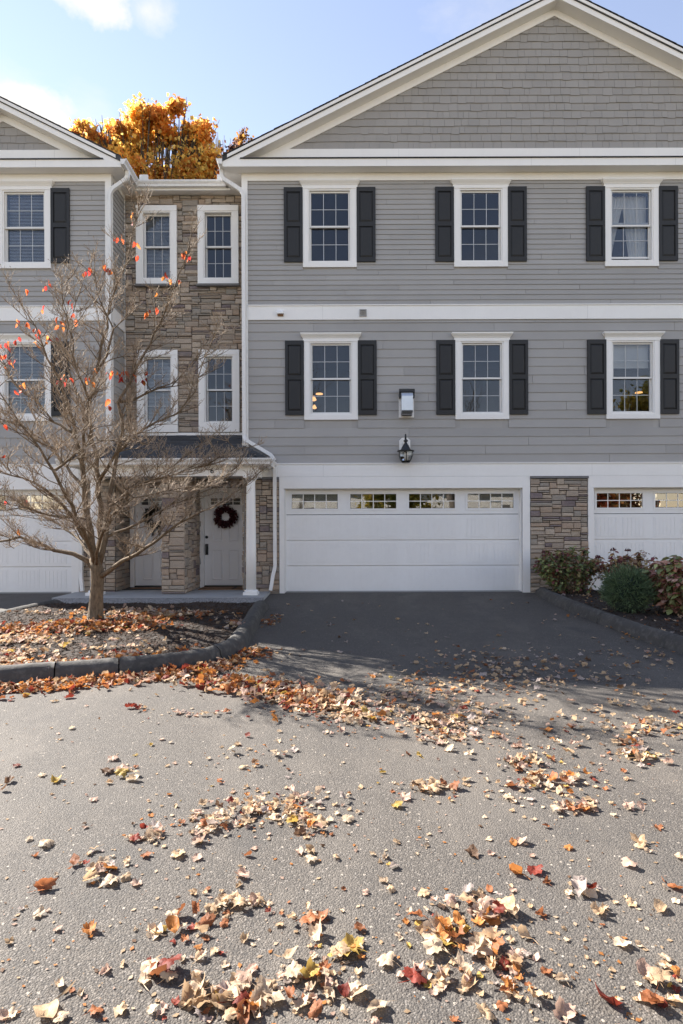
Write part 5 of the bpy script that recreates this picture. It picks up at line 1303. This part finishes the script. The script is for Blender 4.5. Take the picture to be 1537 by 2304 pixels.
# ------------------------------------------------------------------ shrubs in the right bed
def hydrangea(x, y, w_, dpt, h, seed, cols, nl, label, leaf=.085, stems=26, heads=None, name='hydrangea_shrub'):
    rg = random.Random(seed); z0 = bedz(x, y); t = thing(name, label, 'shrub', (x, y, z0)); st = MB(); lf = MB()
    tips = []
    for i in range(stems):
        a = rg.uniform(0, 2*PI); r_ = math.sqrt(rg.random()); ex, ey = x+w_/2*r_*math.cos(a), y+dpt/2*r_*math.sin(a); ez = z0+h*rg.uniform(.72, 1.0)*(1-.35*r_*r_)
        s = Vector((x+(ex-x)*.4, y+(ey-y)*.4, z0-.02)); m_ = s.lerp(Vector((ex, ey, ez)), .55)+Vector((rg.gauss(0, .03), rg.gauss(0, .03), .03)); e = Vector((ex, ey, ez)); st.tube([s, m_, e], [.006, .005, .003], 4, caps=False); tips.append((s, m_, e))
    st.build('stems', M['bark'], t, True)
    for i in range(nl):
        s, m_, e = rg.choice(tips); tt = rg.random()**.55; p = (s.lerp(m_, tt*2) if tt < .5 else m_.lerp(e, tt*2-1)); a = rg.uniform(0, 6.28); d = Vector((math.cos(a), math.sin(a), rg.uniform(-.9, .35))).normalized(); p = p+d*rg.uniform(0, .03)
        ln = leaf*rg.uniform(.6, 1.2); s_ = d.cross(Vector((rg.gauss(0, .4), rg.gauss(0, .4), 1))).normalized()*ln*.33; n_ = s_.cross(d).normalized()*ln
        c = rg.choice(cols); k = rg.uniform(.7, 1.25); lf.cc = (c[0]*k, c[1]*k, c[2]*k, 1); dr = rg.uniform(.05, .28)
        lf.add([p, p+d*ln*.35+s_+n_*.08, p+d*ln*.7+s_*.8+n_*(.06-dr*.4), p+d*ln-n_*dr, p+d*ln*.7-s_*.8+n_*(.06-dr*.4), p+d*ln*.35-s_+n_*.08, p+d*ln*.5], [(0, 1, 6), (1, 2, 6), (2, 3, 6), (3, 4, 6), (4, 5, 6), (5, 0, 6)])
    lf.build('foliage', M['plant'], t, kind='stuff')
    if heads:
        for i in range(heads):
            s, m_, e = rg.choice(tips); hb = MB()
            for k in range(60):
                v = Vector((rg.gauss(0, 1), rg.gauss(0, 1), abs(rg.gauss(0, .7)))).normalized()*rg.uniform(.03, .06); p = e+v; q = rg.uniform(.008, .016); c = rg.choice([(.11, .015, .025), (.07, .015, .02), (.14, .05, .04)]); hb.cc = (*c, 1)
                d1 = v.orthogonal().normalized()*q; d2 = v.cross(d1).normalized()*q; hb.add([p+d1, p+d2, p-d1, p-d2], [(0, 1, 2, 3)])
            hb.build('flower_head', M['plant'], t)
    return t
GH = [(0.160, 0.217, 0.085), (0.226, 0.273, 0.094), (0.282, 0.160, 0.094), (0.377, 0.302, 0.133), (0.246, 0.085, 0.085), (0.133, 0.179, 0.085), (0.339, 0.377, 0.151)]
hydrangea(4.42, -.68, 1.45, .85, .95, 61, GH, 2600, 'tall green and maroon shrub against the stone pier', .085, 40, 3)
hydrangea(5.3, -1.05, 1.5, .75, .92, 62, [(0.302, 0.122, 0.094), (0.415, 0.282, 0.133), (0.226, 0.066, 0.075), (0.490, 0.377, 0.170), (0.282, 0.189, 0.113)], 1150, 'sparse withering shrub with dark red seed heads before the right garage', .095, 42, 9)
hydrangea(5.2, -3.2, 1.5, 1.3, .92, 63, [(0.320, 0.377, 0.151), (0.452, 0.170, 0.142), (0.528, 0.282, 0.208), (0.282, 0.133, 0.113), (0.415, 0.452, 0.208), (0.189, 0.235, 0.104), (0.603, 0.377, 0.302)], 2500, 'broad-leaved pink and green hydrangea at the right picture edge', .135, 46)
def juniper(x, y, w_, h, seed, label):
    rg = random.Random(seed); z0 = bedz(x, y); t = thing('juniper_shrub', label, 'shrub', (x, y, z0))
    MB().tube([(x, y, z0-.05), (x, y, z0+h*.5)], [.03, .012], 6).build('stem', M['bark'], t); b = MB()
    for i in range(5200):
        v = Vector((rg.gauss(0, 1), rg.gauss(0, 1), rg.gauss(.15, .8))).normalized(); rr = rg.uniform(.70, 1.04); k0 = 1+.26*mnoise.noise((v.x*2.6+3, v.y*2.6, v.z*2.6))
        p = Vector((x+v.x*w_/2*rr*k0, y+v.y*w_/2*rr*k0, z0+h*.5+v.z*h*.5*rr*k0))
        if p.z < z0: continue
        d = (v+Vector((rg.gauss(0, .5), rg.gauss(0, .5), rg.gauss(.25, .5)))).normalized(); ln = rg.uniform(.03, .085); s = d.orthogonal().normalized(); s.rotate(Matrix.Rotation(rg.uniform(0, 6.28), 3, d)); s *= .006
        c = rg.choice([(.11, .175, .09), (.15, .23, .12), (.21, .30, .155), (.075, .12, .065)]); b.cc = (*c, 1); b.add([p-s, p+s, p+d*ln], [(0, 1, 2)]); s2 = d.cross(s); b.add([p-s2, p+s2, p+d*ln], [(0, 1, 2)])
    b.build('foliage', M['plant'], t, kind='stuff')
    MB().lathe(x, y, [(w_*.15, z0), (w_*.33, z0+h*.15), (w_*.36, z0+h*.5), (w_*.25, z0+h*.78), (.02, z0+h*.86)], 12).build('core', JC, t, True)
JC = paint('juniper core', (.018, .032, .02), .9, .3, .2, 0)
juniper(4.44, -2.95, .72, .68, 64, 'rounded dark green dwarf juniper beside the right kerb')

# ------------------------------------------------------------------ across the road, behind the viewer (seen mirrored in the panes)
leafy_tree('street_tree', 'yellow autumn tree across the road, mirrored in the garage panes', 4.0, -30, -.45, 12, [(0, 0, 7.6, 2.6, 2.2, 2.6), (1.2, 0, 4.6, 2.2, 2, 1.8), (-1, 0, 4.2, 1.6, 2, 1.6)], 5000, .30, [(.55, .40, .07), (.35, .30, .06), (.20, .21, .06)], 71)
leafy_tree('street_tree', 'tall nearly bare street tree across the road left of the camera', -4.0, -25, -.45, 16, [(0, 0, 11, 3.6, 3, 4), (1.5, 0, 8, 3, 2, 3), (-2, 0, 8, 2.5, 2, 2.5)], 40, .07, [(.25, .12, .05), (.3, .2, .08)], 72)
leafy_tree('street_tree', 'tall bare street tree across the road straight behind the camera', 7.5, -27, -.45, 15, [(0, 0, 10, 3.4, 3, 4), (-1.5, 0, 7.5, 2.5, 2, 3)], 40, .07, [(.25, .12, .05), (.3, .2, .08)], 75)
leafy_tree('street_tree', 'red leaved street tree across the road right of the camera', 19.0, -29, -.45, 9, [(0, 0, 5, 3.0, 2, 2.6)], 4000, .28, [(.40, .10, .05), (.46, .20, .06), (.2, .13, .05)], 73)
leafy_tree('street_tree', 'golden tree across the road far right of the camera', 24.0, -33, -.45, 14, [(0, 0, 9, 3.4, 2, 3.6)], 5000, .30, [(.55, .40, .07), (.45, .34, .06), (.25, .24, .06)], 76)
OPP = thing('neighbour_house', 'long low white house across the road behind the camera', 'house', (-2, -42, -.45))
MB().box(-26, 24, -50, -42, -.45, 5.0).build('wall', M['far_wall'], OPP)
b = MB(); b.prismx([(-41.4, 4.9), (-46, 8.2), (-50.6, 4.9)], -26.5, 24.5); b.build('roof', M['roof'], OPP)
for i in range(8): MB().box(-22+i*6, -20.6+i*6, -42, -41.95, 1.4, 3.2).build('window', M['dark'], OPP)
